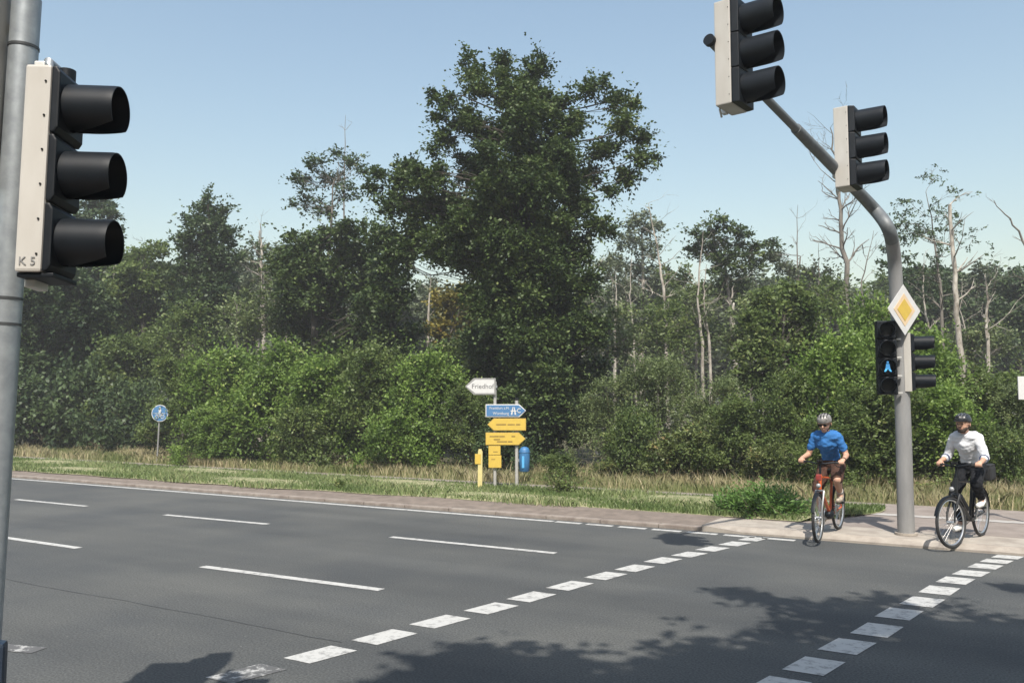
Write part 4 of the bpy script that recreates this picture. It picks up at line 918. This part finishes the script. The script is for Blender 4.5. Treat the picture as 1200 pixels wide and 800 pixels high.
for sx in (-.34, .34): ic.tube([(cc.x + .25 * (sx + .22 * math.cos(a)), y_, cc.z + .25 * (-.45 + .22 * math.sin(a))) for a in [R(i * 24) for i in range(15)]], .009, 5, closed=True)
ic.tube([(cc.x - .085, y_, cc.z - .112), (cc.x - .04, y_, cc.z - .045), (cc.x + .05, y_, cc.z - .045), (cc.x + .085, y_, cc.z - .112)], .008, 5)
ic.tube([(cc.x - .04, y_, cc.z - .045), (cc.x, y_, cc.z - .115), (cc.x + .055, y_, cc.z - .035)], .008, 5); ic.build('path_symbols', WHITEP, rs_)

# white board at right edge, its post outside the frame
Db = 13.0; x0, x1 = Xat(1192, Db), Xat(1226, Db); z0, z1 = Zat(468, Db), Zat(441, Db)
wb = thing('white_board', 'plain white board cut off by the right edge of the picture', 'sign', ((x0 + x1) / 2, Db, .1))
MB().box((0, -.04, (z0 + z1) / 2 - .1), (x1 - x0, .02, z1 - z0)).build('board', WHITEP, wb, bevel=.004)
MB().tube([(.12, 0, 0), (.12, 0, z1)], .03, 12).build('post', GALV, wb, smooth=True)
# small wooden stake in the bushes
gs = P(884, 520, 20.3); st = thing('wooden_stake', 'short pale wooden stake in front of the bramble thicket', 'stake', (gs.x, 20.3, .1))
MB().tube([(0, 0, 0), (.01, 0, gs.z + .1)], [.035, .03], 7).build('stake', BARK_PALE, st)

# ------------------------------------------------------------------ bicycles
def torus_pts(R_, seg=40): return [Vector((math.cos(2 * math.pi * i / seg) * R_, 0, math.sin(2 * math.pi * i / seg) * R_)) for i in range(seg)]
def bicycle(label, loc, az, steer, fm, tall, opts):
    root = thing('bicycle', label, 'bicycle', loc, facing(az)); root.rotation_euler[1] = R(2.6); WR = .335
    F0, R0 = Vector((.55, 0, WR)), Vector((-.53, 0, WR)); BBk = Vector((-.10, 0, .29)); ST = Vector((-.27, 0, .82)); HT = Vector((.33, 0, .90)); HB = Vector((.37, 0, .70))
    def rot(v):  # steering about the head tube
        return Matrix.Rotation(steer, 3, (HT - HB).normalized()) @ (v - HB) + HB
    def wheel(c, steered):
        f = rot if steered else (lambda v: v)
        hubm = MB().tube([f(c + Vector((0, -.05, 0))), f(c + Vector((0, .05, 0)))], .022, 12); hub = hubm.build('wheel', ALU, root, smooth=True)
        MB().tube([f(c + p) for p in torus_pts(WR - .02)], .021, 8, closed=True).build('tyre', RUBBER, hub, smooth=True)
        MB().tube([f(c + p) for p in torus_pts(WR - .045)], .011, 6, closed=True).build('rim', ALU, hub, smooth=True)
        sp = MB()
        for k in range(28):
            a = 2 * math.pi * k / 28; b = a + (.5 if k % 2 else -.5); sd = .03 if k % 4 < 2 else -.03
            sp.tube([f(c + Vector((math.cos(b) * .02, sd, math.sin(b) * .02))), f(c + Vector((math.cos(a) * (WR - .05), 0, math.sin(a) * (WR - .05))))], .0018, 4)
        sp.build('spokes', CHROME, hub)
    wheel(F0, True); wheel(R0, False)
    fr = MB(); fr.tube([BBk, ST], .019, 12)
    if opts.get('step'): fr.tube([HB + Vector((-.01, 0, .05)), Vector((.12, 0, .48)), BBk + Vector((.02, 0, .02))], .026, 12)
    else: fr.tube([HT + Vector((0, 0, -.04)), Vector((-.24, 0, .78))], .017, 12)
    fr.tube([HB, BBk], .024, 12); fr.tube([HB, HT], .022, 12)
    for sy in (-.05, .05):
        fr.tube([BBk + Vector((0, sy * .6, 0)), R0 + Vector((0, sy, 0))], .011, 8); fr.tube([ST + Vector((.015, sy * .4, -.06)), R0 + Vector((0, sy, 0))], .009, 8)
    fr.tube([BBk + Vector((0, -.04, 0)), BBk + Vector((0, .04, 0))], .03, 12); fr.build('frame', fm, root, smooth=True)
    fk = MB(); cr_ = HB + Vector((.005, 0, -.02))
    for sy in (-.052, .052): fk.tube([rot(cr_ + Vector((0, sy, 0))), rot(F0 + Vector((-.02, sy, .12))), rot(F0 + Vector((0, sy, 0)))], [.017, .014, .011], 8)
    fk.tube([rot(cr_ + Vector((0, -.055, 0))), rot(cr_ + Vector((0, .055, 0)))], .017, 8); fk.build('fork', opts.get('forkm', fm), root, smooth=True)
    hb = MB(); SB = HT + Vector((-.02, 0, .15)); hb.tube([rot(HT), rot(SB)], .015, 10)
    hp = [rot(SB + Vector((-.10, -.30, .0))), rot(SB + Vector((-.01, -.18, .02))), rot(SB + Vector((.03, -.05, .0))), rot(SB + Vector((.03, .05, 0))), rot(SB + Vector((-.01, .18, .02))), rot(SB + Vector((-.10, .30, .0)))]
    hb.tube(hp, .012, 10); hbo = hb.build('handlebar', BLACKP, root, smooth=True)
    for i, j in ((0, 1), (5, 4)): MB().tube([hp[i], hp[i].lerp(hp[j], .85)], .017, 10).build('grip', RUBBER, hbo, smooth=True)
    bl = MB(); bl.tube([rot(SB + Vector((.02, -.19, 0))), rot(SB + Vector((.06, -.24, -.03))), rot(SB + Vector((.02, -.30, -.04)))], .006, 6); bl.tube([rot(SB + Vector((.02, .19, 0))), rot(SB + Vector((.06, .24, -.03))), rot(SB + Vector((.02, .30, -.04)))], .006, 6)
    bl.tube([rot(SB + Vector((.03, -.1, .0))), rot(SB + Vector((.14, -.05, -.1))), rot(HB + Vector((.05, 0, .02)))], .004, 5); bl.build('brake_levers', BLACKI, root, smooth=True)
    MB().box(rot(SB + Vector((.03, 0, .035))), (.05, .08, .03)).build('display', BLACKI, root, bevel=.008)
    MB().sphere(rot(HB + Vector((.09, 0, .06))), .032, 14, 10, (.9, 1, 1)).build('headlight', mat('lamp_glass', (.36, .37, .38), .15, var=.3), root, smooth=True)
    sd = MB(); sd.tube([ST - Vector((0, 0, .02)), Vector((-.285, 0, .90))], .013, 10); sd.build('seat_post', ALU, root, smooth=True)
    s_ = MB(); s_.sphere((-.33, 0, .915), .10, 16, 10, (1.1, .78, .3)); s_.sphere((-.20, 0, .915), .05, 14, 8, (2.2, .7, .5)); s_.build('saddle', BLACKI, root, smooth=True)
    th = opts['crank']; ck = MB(); cv = Vector((math.cos(th), 0, math.sin(th))) * .17
    ck.tube([BBk + Vector((0, -.07, 0)), BBk + Vector((0, -.09, 0)) + cv], .012, 8); ck.tube([BBk + Vector((0, .07, 0)), BBk + Vector((0, .09, 0)) - cv], .012, 8)
    ck.tube([BBk + Vector((0, -.055, 0)), BBk + Vector((0, -.062, 0))], .085, 24); ck.build('crankset', ALU, root, smooth=True)
    for sy, sgn in ((-1, 1), (1, -1)): MB().box(BBk + cv * sgn + Vector((0, sy * .14, 0)), (.09, .10, .022)).build('pedal', BLACKI, root, bevel=.005)
    ch = MB(); ch.tube([BBk + Vector((0, -.058, .085)), R0 + Vector((0, -.05, .04))], .004, 5); ch.tube([BBk + Vector((0, -.058, -.085)), R0 + Vector((0, -.05, -.04))], .004, 5); ch.tube([R0 + Vector((0, -.045, 0)), R0 + Vector((0, -.055, 0))], .045, 18); ch.build('chain', BLACKI, root)
    for c_, st_, a0, a1 in ((F0, True, 20, 150), (R0, False, 10, 175)):
        mg = MB(); pts = [Vector((math.cos(R(a)) * (WR + .015), 0, math.sin(R(a)) * (WR + .015))) for a in np.linspace(a0, a1, 14)]
        f = rot if st_ else (lambda v: v); o = len(mg.v)
        for p in pts:
            for sy, k in ((-.026, .985), (0, 1.0), (.026, .985)): mg.v.append(f(c_ + p * k + Vector((0, sy, 0))))
        for i in range(13):
            for j in range(2): mg.f.append((o + i * 3 + j, o + i * 3 + j + 1, o + i * 3 + j + 4, o + i * 3 + j + 3))
        mg.build('mudguard', BLACKP, root, smooth=True)
    rk = MB()
    for sy in (-.06, .06): rk.tube([(-.30, sy, .76), (-.75, sy, .76)], .006, 6); rk.tube([(-.60, sy, .76), tuple(R0 + Vector((0, sy, 0)))], .005, 6)
    for x in (-.40, -.55, -.74): rk.tube([(x, -.06, .76), (x, .06, .76)], .005, 6)
    rk.build('luggage_rack', BLACKP, root, smooth=True)
    if opts.get('motor'): MB().sphere(BBk + Vector((.03, 0, -.0)), .075, 14, 10, (1.2, .8, .9)).build('motor', BLACKP, root, smooth=True)
    if opts.get('battery'): b_ = (HB + BBk) / 2 + Vector((0, 0, .05)); MB().tube([b_ + Vector((.12, 0, .10)), b_ - Vector((.12, 0, .10))], .042, 10).build('battery', BLACKP, root, smooth=True)
    if opts.get('pouch'): MB().box(rot(HB + Vector((.075, 0, .17))), (.05, .07, .09)).build('front_pouch', mat('red_cloth', (.32, .035, .025), .8, c2=(.16, .03, .03), scale=18), root, bevel=.02)
    return root, rot, SB, BBk, cv

# ------------------------------------------------------------------ people
def organic(caps, name, m, parent, vox=.010, smooth_it=3, extra=None, fold=0):
    """caps: (a, b, ra, rb) tapered capsules fused into one continuous skin by a voxel remesh"""
    mb = MB()
    for a, b, ra, rb in caps:
        a, b = Vector(a), Vector(b); d = b - a
        if d.length < 1e-4: mb.sphere(a, ra, 16, 10); continue
        mb.sphere(a, ra, 16, 10); mb.sphere(b, rb, 16, 10); mb.tube([a, b], [ra, rb], 16)
    for e in (extra or []): mb.sphere(*e)
    me = bpy.data.meshes.new(name); me.from_pydata([tuple(v) for v in mb.v], [], mb.f)
    o = bpy.data.objects.new(name, me); col.objects.link(o)
    r = o.modifiers.new('r', 'REMESH'); r.mode = 'VOXEL'; r.voxel_size = vox; r.use_smooth_shade = True
    s_ = o.modifiers.new('s', 'SMOOTH'); s_.factor = .5; s_.iterations = smooth_it
    dg = bpy.context.evaluated_depsgraph_get(); m2 = bpy.data.meshes.new_from_object(o.evaluated_get(dg)); bpy.data.objects.remove(o)
    if fold:
        from mathutils import noise
        for v in m2.vertices:
            c_ = v.co; k_ = noise.noise(Vector((c_.x * 9, c_.y * 9, c_.z * 22 + c_.x * 14))) + .6 * noise.noise(Vector((c_.x * 26, c_.y * 22, c_.z * 30)))
            v.co = c_ + v.normal * k_ * fold
    m2.name = name; m2.materials.clear(); m2.materials.append(m); m2.polygons.foreach_set('use_smooth', [True] * len(m2.polygons))
    ob = bpy.data.objects.new(name, m2); col.objects.link(ob); ob.parent = parent; return ob
def ik(a, b, l1, l2, pole):
    a, b = Vector(a), Vector(b); d = b - a; L = min(d.length, (l1 + l2) * .995); x = (l1 * l1 - l2 * l2 + L * L) / (2 * L); h = math.sqrt(max(l1 * l1 - x * x, 0)); u = d.normalized()
    p = Vector(pole); p = (p - u * p.dot(u)).normalized(); return a + u * x + p * h
SKIN = mat('skin', (.50, .30, .21), .55, c2=(.44, .25, .17), scale=12)
def cyclist(label, loc, az, rot, SB, BBk, cv, o):
    root = thing('person', label, 'person', loc, facing(az)); root.rotation_euler[1] = R(2.6)
    hip = Vector((-.27, 0, .985)); chest = Vector((o.get('lean', -.10), 0, 1.30)); neck = chest + Vector((.045, 0, .145)); 
    hd = neck + Vector((.045, 0, .135)); caps = []; 
    hips = {s: hip + Vector((0, s * .085, -.02)) for s in (-1, 1)}; sh = {s: chest + Vector((.01, s * .160, .095)) for s in (-1, 1)}
    caps += [(hip, hip + Vector((.03, 0, .14)), .12, .115), (hip + Vector((.03, 0, .14)), chest, .110, .105), (hips[-1], hips[1], .105, .105), (sh[-1] * .8 + sh[1] * .2, sh[1] * .8 + sh[-1] * .2, .072, .072),
             (chest + Vector((-.02, -.05, 0)), chest + Vector((-.02, .05, 0)), .084, .084), (chest + Vector((.0, 0, .10)), hd, .058, .052)]
    leg = {}; arm = {}
    for s in (-1, 1):
        ped = BBk + cv * (1 if s < 0 else -1) + Vector((0, s * .14, .02)); ank = ped + Vector((-.09, -s * .02, .095)); kn = ik(hips[s], ank, .44, .43, (1, s * .18, .2))
        caps += [(hips[s], kn, .088, .058), (kn, kn.lerp(ank, .3), .056, .056), (kn.lerp(ank, .3), ank, .055, .036), (ank, ped + Vector((.02, 0, .03)), .038, .034), (ped + Vector((.02, 0, .03)), ped + Vector((.10, 0, .02)), .034, .026)]
        leg[s] = (hips[s], kn, ank, ped)
        gp = rot(SB + Vector((-.075, s * .27, .012))); wr = gp + Vector((-.065, s * .012, .035)); el = ik(sh[s], wr, .28, .25, (-.5, s * .35, -1))
        caps += [(sh[s], el, .052, .040), (el, wr, .041, .027), (wr, gp + Vector((-.02, 0, .028)), .028, .030)]
        # palm and fingers curled round the grip, thumb underneath on the inner side
        for k, (ln, rr_) in enumerate(((.034, .0085), (.038, .009), (.036, .009), (.028, .008))):
            off = Vector((.018 * (1.5 - k) * .35, s * (-.033 + .022 * k), 0)); a_ = gp + off + Vector((-.008, 0, .030)); b_ = gp + off + Vector((.026, 0, .018)); c_ = gp + off + Vector((.028, 0, -.008)); d_ = gp + off + Vector((.006, 0, -.022))
            caps += [(a_, b_, rr_ * 1.15, rr_), (b_, c_, rr_, rr_ * .95), (c_, d_, rr_ * .95, rr_ * .85)]
        t0 = gp + Vector((-.028, -s * .03, .022)); caps += [(t0, gp + Vector((-.012, -s * .052, -.004)), .012, .0095), (gp + Vector((-.012, -s * .052, -.004)), gp + Vector((.008, -s * .05, -.020)), .0095, .008)]
        arm[s] = (sh[s], el, wr)
    # head with jaw, nose, ears, brow
    yw = o.get('yaw', 0); pt = o.get('nod', 0); HM = Matrix.Rotation(yw, 3, 'Z') @ Matrix.Rotation(pt, 3, 'Y')
    def h(x, y, z): return hd + HM @ Vector((x, y, z))
    caps += [(h(-.015, 0, .03), h(.0, 0, .03), .088, .086), (h(.015, 0, -.02), h(.035, 0, -.075), .070, .040), (h(.085, 0, .012), h(.104, 0, -.018), .010, .014), (h(.07, -.03, .03), h(.07, .03, .03), .022, .022),
             (h(.078, -.014, -.055), h(.078, .014, -.055), .011, .011)]
    for s in (-1, 1): caps.append((h(-.005, s * .086, .012), h(-.008, s * .09, -.018), .014, .010))
    body = organic(caps, 'body', SKIN, root, .0075, 2)
    EY = mat('eye_dark', (.03, .02, .02), .3, var=.1)
    for s in (-1, 1):
        MB().sphere(h(.082, s * .031, .012), .0105, 10, 8).build('eye', EY, body, smooth=True)
    MB().tube([h(.089, -.022, -.052), h(.0915, 0, -.054), h(.089, .022, -.052)], .0035, 6).build('mouth', mat('lip', (.30, .11, .09), .5, var=.1), body)
    # shirt
    sc_ = []
    g = .016
    top = [(hip + Vector((.0, 0, .03)), hip + Vector((.03, 0, .14)), .132, .126), (hip + Vector((.03, 0, .14)), chest, .126, .120), (chest + Vector((-.02, -.05, 0)), chest + Vector((-.02, .05, 0)), .112, .112),
           (sh[-1] * .8 + sh[1] * .2, sh[1] * .8 + sh[-1] * .2, .098, .098), (chest + Vector((.0, 0, .10)), chest + Vector((.02, 0, .16)), .080, .062)]
    for s in (-1, 1):
        a, e, w_ = arm[s]; fr_ = o['sleeve']; top.append((a, a.lerp(e, min(1, fr_)), .064, .057))
        if fr_ > 1: top.append((e, e.lerp(w_, fr_ - 1), .056, .050))
    top += [(chest + Vector((.0, -.05, .02)), chest + Vector((.0, -.06, .09)), .098, .082), (chest + Vector((.0, .05, .02)), chest + Vector((.0, .06, .09)), .098, .082)]
    organic(top, 'shirt', o['shirt'], root, .009, 12, fold=.010)
    if o.get('collar'):
        MB().tube([neck + HM @ Vector((math.cos(a) * .066, math.sin(a) * .066, .0 - math.cos(a) * .02)) for a in [R(20 + i * 20) for i in range(17)]], .012, 6).build('collar', o['shirt'], root, smooth=True)
    if o.get('cuff'):
        for s in (-1, 1):
            a, e, w_ = arm[s]; q = e.lerp(w_, o['sleeve'] - 1 - .03); dd = (w_ - e).normalized(); MB().tube([q - dd * .014, q + dd * .014], .059, 16).build('cuff', o['cuff'], root, smooth=True)
    # trousers or shorts
    pc_ = [(hips[-1], hips[1], .117, .117), (hip, hip + Vector((.02, 0, .07)), .128, .124)]
    for s in (-1, 1):
        a, kn, ank, ped = leg[s]
        if o['long']: pc_ += [(a, kn, .100, .072), (kn, ank + (kn - ank).normalized() * .05, .070, .056)]
        else: pc_ += [(a, a.lerp(kn, .92), .102, .080)]
    organic(pc_, 'trousers' if o['long'] else 'shorts', o['pants'], root, .010, 4, fold=.010)
    for s in (-1, 1):
        a, kn, ank, ped = leg[s]
        organic([(ank + Vector((-.02, 0, -.045)), ped + Vector((.03, 0, .025)), .044, .042), (ped + Vector((.03, 0, .025)), ped + Vector((.125, 0, .022)), .042, .034), (ank + Vector((0, 0, -.02)), ank + Vector((0, 0, .0 + o.get('boot', 0))), .047, .045)], 'shoe', o['shoe'], root, .008, 2)
        if o.get('sock'): MB().tube([ank + (kn - ank).normalized() * .02, ank + (kn - ank).normalized() * .10], [.044, .050], 14).build('sock', o['sock'], root, smooth=True)
    # helmet: vented shell with ridges
    hm = MB(); sg, rn = 28, 10; o0 = len(hm.v)
    for i in range(rn + 1):
        th = (math.pi * .56) * i / rn
        for k in range(sg):
            a = 2 * math.pi * k / sg; rid = 1 + (.045 * math.cos(a * 0 + 7 * math.sin(a) * 1.3) * math.sin(th) if i < rn - 1 else 0)
            hm.v.append(h(-.012 + math.sin(th) * math.cos(a) * .122 * rid, math.sin(th) * math.sin(a) * .102 * rid, .052 + math.cos(th) * .098 * rid + (.0 if math.cos(a) < .3 else .01 * math.sin(th))))
    for i in range(rn):
        for k in range(sg): hm.f.append((o0 + i * sg + k, o0 + (i + 1) * sg + k, o0 + (i + 1) * sg + (k + 1) % sg, o0 + i * sg + (k + 1) % sg))
    he = hm.build('helmet', o['helmet'], root, smooth=True)
    vt = MB()
    for yv in (-.055, -.02, .02, .055):
        for xa, xb in ((.03, .085), (-.05, .01), (-.1, -.07)):
            def hp(x):
                zz = 1 - ((x + .012) / .122) ** 2 - (yv / .102) ** 2; return h(x, yv, .052 + .100 * math.sqrt(max(zz, .02)) + .004)
            vt.tube([hp(xa), hp((xa + xb) / 2), hp(xb)], [.005, .0085, .005], 6)
    vt.build('vents', o['vent'], he, smooth=True)
    if o.get('visor'): MB().prism([(.0, -.07), (.045, -.05), (.055, 0), (.045, .05), (0, .07)], h(.098, 0, .055), HM @ Vector((1, 0, -.1)), HM @ Vector((0, 1, 0)), .006).build('peak', o['helmet'], he)
    stp = MB()
    for s in (-1, 1): stp.tube([h(.0, s * .092, .03), h(.012, s * .082, -.04), h(.03, s * .02, -.112)], .005, 5)
    stp.build('strap', BLACKI, he)
    hr = MB(); hr.sphere(h(-.045, 0, .0), .078, 16, 10, (.75, 1.1, .95)); hr.build('hair', o['hair'], root, smooth=True)
    if o.get('beard'):
        organic([(h(.03, -.05, -.05), h(.06, -.02, -.082), .025, .024), (h(.03, .05, -.05), h(.06, .02, -.082), .025, .024), (h(.06, -.02, -.082), h(.06, .02, -.082), .026, .026), (h(.088, -.02, -.037), h(.088, .02, -.037), .007, .007)], 'beard', o['hair'], root, .006, 1)
    if o.get('glasses'):
        gl = MB()
        for s in (-1, 1): gl.sphere(h(.092, s * .032, .012), .026, 12, 8, (.25, 1, .72), HM); gl.tube([h(.085, s * .055, .015), h(-.0, s * .09, .015)], .003, 5)
        gl.tube([h(.097, -.01, .014), h(.097, .01, .014)], .004, 5); gl.build('sunglasses', BLACKI, root, smooth=True)
    if o.get('print'):
        pass
    if o.get('watch'): a, e, w_ = arm[1]; dd = (w_ - e).normalized(); MB().tube([w_ - dd * .02, w_ + dd * .005], .032, 14).build('wristwatch', BLACKI, root, smooth=True)
    return root

g1 = G(959, 635.5, .035); az1 = 215; fv = Vector((math.sin(R(az1)), math.cos(R(az1)), 0))
loc1 = g1 - fv * .55; loc1.z = .062
RED = mat('orange_red_frame', (.52, .10, .025), .35, c2=(.44, .08, .02), scale=8)
bk1 = bicycle('orange red trekking bicycle with front lamp ridden towards the camera, left one of the two', loc1, az1, R(4), RED, True, dict(crank=R(-80), motor=True, pouch=True, forkm=mat('silver_fork', (.22, .225, .23), .4, .5, var=.2)))
cyclist('man in bright blue t-shirt, brown shorts, sunglasses and silver helmet riding the left bicycle', loc1, az1, *bk1[1:], dict(
    lean=-.07, yaw=0, nod=.28, sleeve=.62, shirt=mat('blue_tshirt', (.040, .16, .40), .9, spec=.2, c2=(.03, .12, .32), scale=7, bump=.4), pants=mat('brown_shorts', (.075, .040, .028), .9, spec=.15, c2=(.05, .026, .02), scale=8, bump=.3), long=False,
    shoe=mat('beige_shoe', (.45, .38, .30), .7, var=.5, scale=25), helmet=mat('silver_helmet', (.26, .25, .24), .4, var=.6, scale=12), vent=BLACKI, hair=mat('grey_hair', (.2, .18, .16), .9, var=.4, scale=30), glasses=True, watch=True, sock=mat('grey_sock', (.5, .48, .45), .9, var=.2)))

g2_ = G(1118, 642.5, .035); az2 = 226; fv = Vector((math.sin(R(az2)), math.cos(R(az2)), 0))
loc2 = g2_ - fv * .55; loc2.z = .062
BLKF = mat('black_frame', (.015, .016, .018), .3, var=.2, scale=8)
bk2 = bicycle('black trekking bicycle with a rear bag, the right one of the two', loc2, az2, R(-12), BLKF, False, dict(crank=R(-75), battery=True, step=False))
cyclist('bearded man in white rolled sleeve shirt, black trousers and black helmet on the right bicycle', loc2, az2, *bk2[1:], dict(
    lean=-.12, yaw=-.12, nod=-.02, sleeve=1.35, collar=True, cuff=mat('dark_stripe', (.10, .12, .2), .8, var=.2), shirt=mat('white_shirt', (.62, .63, .65), .8, c2=(.54, .55, .58), scale=7, bump=.4), pants=mat('black_trousers', (.009, .010, .012), .9, spec=.15, c2=(.015, .016, .019), scale=8, bump=.3), long=True,
    shoe=mat('white_shoe', (.78, .78, .76), .6, c2=(.62, .62, .6), scale=25), helmet=mat('black_helmet', (.02, .022, .026), .35, var=.3), vent=mat('helmet_grey', (.10, .11, .12), .5, var=.2), visor=True, hair=mat('dark_beard', (.045, .03, .022), .9, var=.4, scale=30), beard=True, boot=.03))
pn = thing('rear_bag', 'black bag on the rack behind the cyclist in white', 'bag', loc2, facing(az2)); pn.rotation_euler[1] = R(2.6)
MB().box((-.52, .10, .885), (.26, .20, .20)).build('bag_body', mat('black_canvas', (.012, .013, .015), .85, var=.3, scale=20), pn, bevel=.04)
MB().box((-.52, .10, .99), (.24, .18, .03)).build('flap', MATS['black_canvas'], pn, bevel=.012)
MB().tube([(-.60, .10, 1.0), (-.52, .10, 1.04), (-.44, .10, 1.0)], .009, 6).build('handle', BLACKI, pn, smooth=True)

# ------------------------------------------------------------------ trees on the near side behind the camera, whose crowns shade the road, then unseen ones added to block skylight
kk = 1 / math.tan(R(SUN_EL)); sdx, sdy = -math.sin(R(SUN_AZ)) * kk, -math.cos(R(SUN_AZ)) * kk
def caster(px, py, r, h):
    g = G(px, py); return (g.x - sdx * h, g.y - sdy * h, h, r)
def shade_tree(label, base, spots, seed, dens=80):
    bl = []
    for (px, py, r, h) in spots:
        x, y, z, rr_ = caster(px, py, r, h); bl.append((x - base[0], y - base[1], z - base[2], rr_, rr_ * .75))
    H = 7.5
    tree('roadside_tree', label, 'tree', base, [(0, 0, 0), (.1, .1, 2.5), (0, .2, 5), (.1, .1, H)], .22, bl, L_MID, BARK, seed, dens=dens, ll=.16, lw=.11, L=.5, nsub=4, shell=.5)
shade_tree('roadside tree behind the camera shading the right of the road', (4.5, -4.5, .1),
           [(1000, 770, .75, 7), (1080, 790, .9, 7.5), (1160, 775, .9, 7), (1180, 800, .9, 6.5), (880, 780, .55, 7.2), (820, 775, .45, 7), (960, 720, .42, 6.8), (900, 702, .26, 6.8), (1010, 712, .42, 7.4), (1055, 730, .4, 7), (860, 693, .10, 7), (1215, 735, .45, 7.3), (1190, 690, .10, 7), (1120, 820, 1.1, 8), (1000, 830, .9, 8), (900, 820, .7, 7.5), (1300, 780, 1.3, 7)], 401)
shade_tree('roadside tree behind the camera shading the bottom middle of the road', (-.6, -5.2, .1),
           [(590, 775, .42, 6.8), (520, 785, .36, 7), (650, 785, .38, 7), (570, 805, .6, 7.2), (470, 808, .35, 7), (660, 815, .6, 7.5), (770, 800, .40, 7), (730, 830, .7, 7.5), (550, 840, .8, 8)], 402)
for i_, (x_, y_, h_, lab_) in enumerate([(-9, -9, 10, 'added sky-blocking tree well behind the camera, farthest left'), (-4, -12, 12, 'added sky-blocking tree behind the camera, second from left'), (2, -12, 12, 'added sky-blocking tree straight behind the camera'), (8, -10, 11, 'added sky-blocking tree behind the camera to the right'), (14, -7, 9, 'added sky-blocking tree far right behind the camera'), (-15, -12, 12, 'added sky-blocking tree at the far left behind the camera')]):  # unseen trees added to block bright sky and darken the ambient light
    o = copy_tree(protos[i_ % 4]); o.name = 'roadside_tree'; o.location = (x_, y_, .1); o.scale = (1.5, 1.5, h_ / 10); o.rotation_euler = (0, 0, i_ * 1.3); o['label'] = lab_; o['group'] = 'sky-blocking trees added behind the camera'
print('objects', len(bpy.data.objects), 'faces', sum(len(m.polygons) for m in bpy.data.meshes))
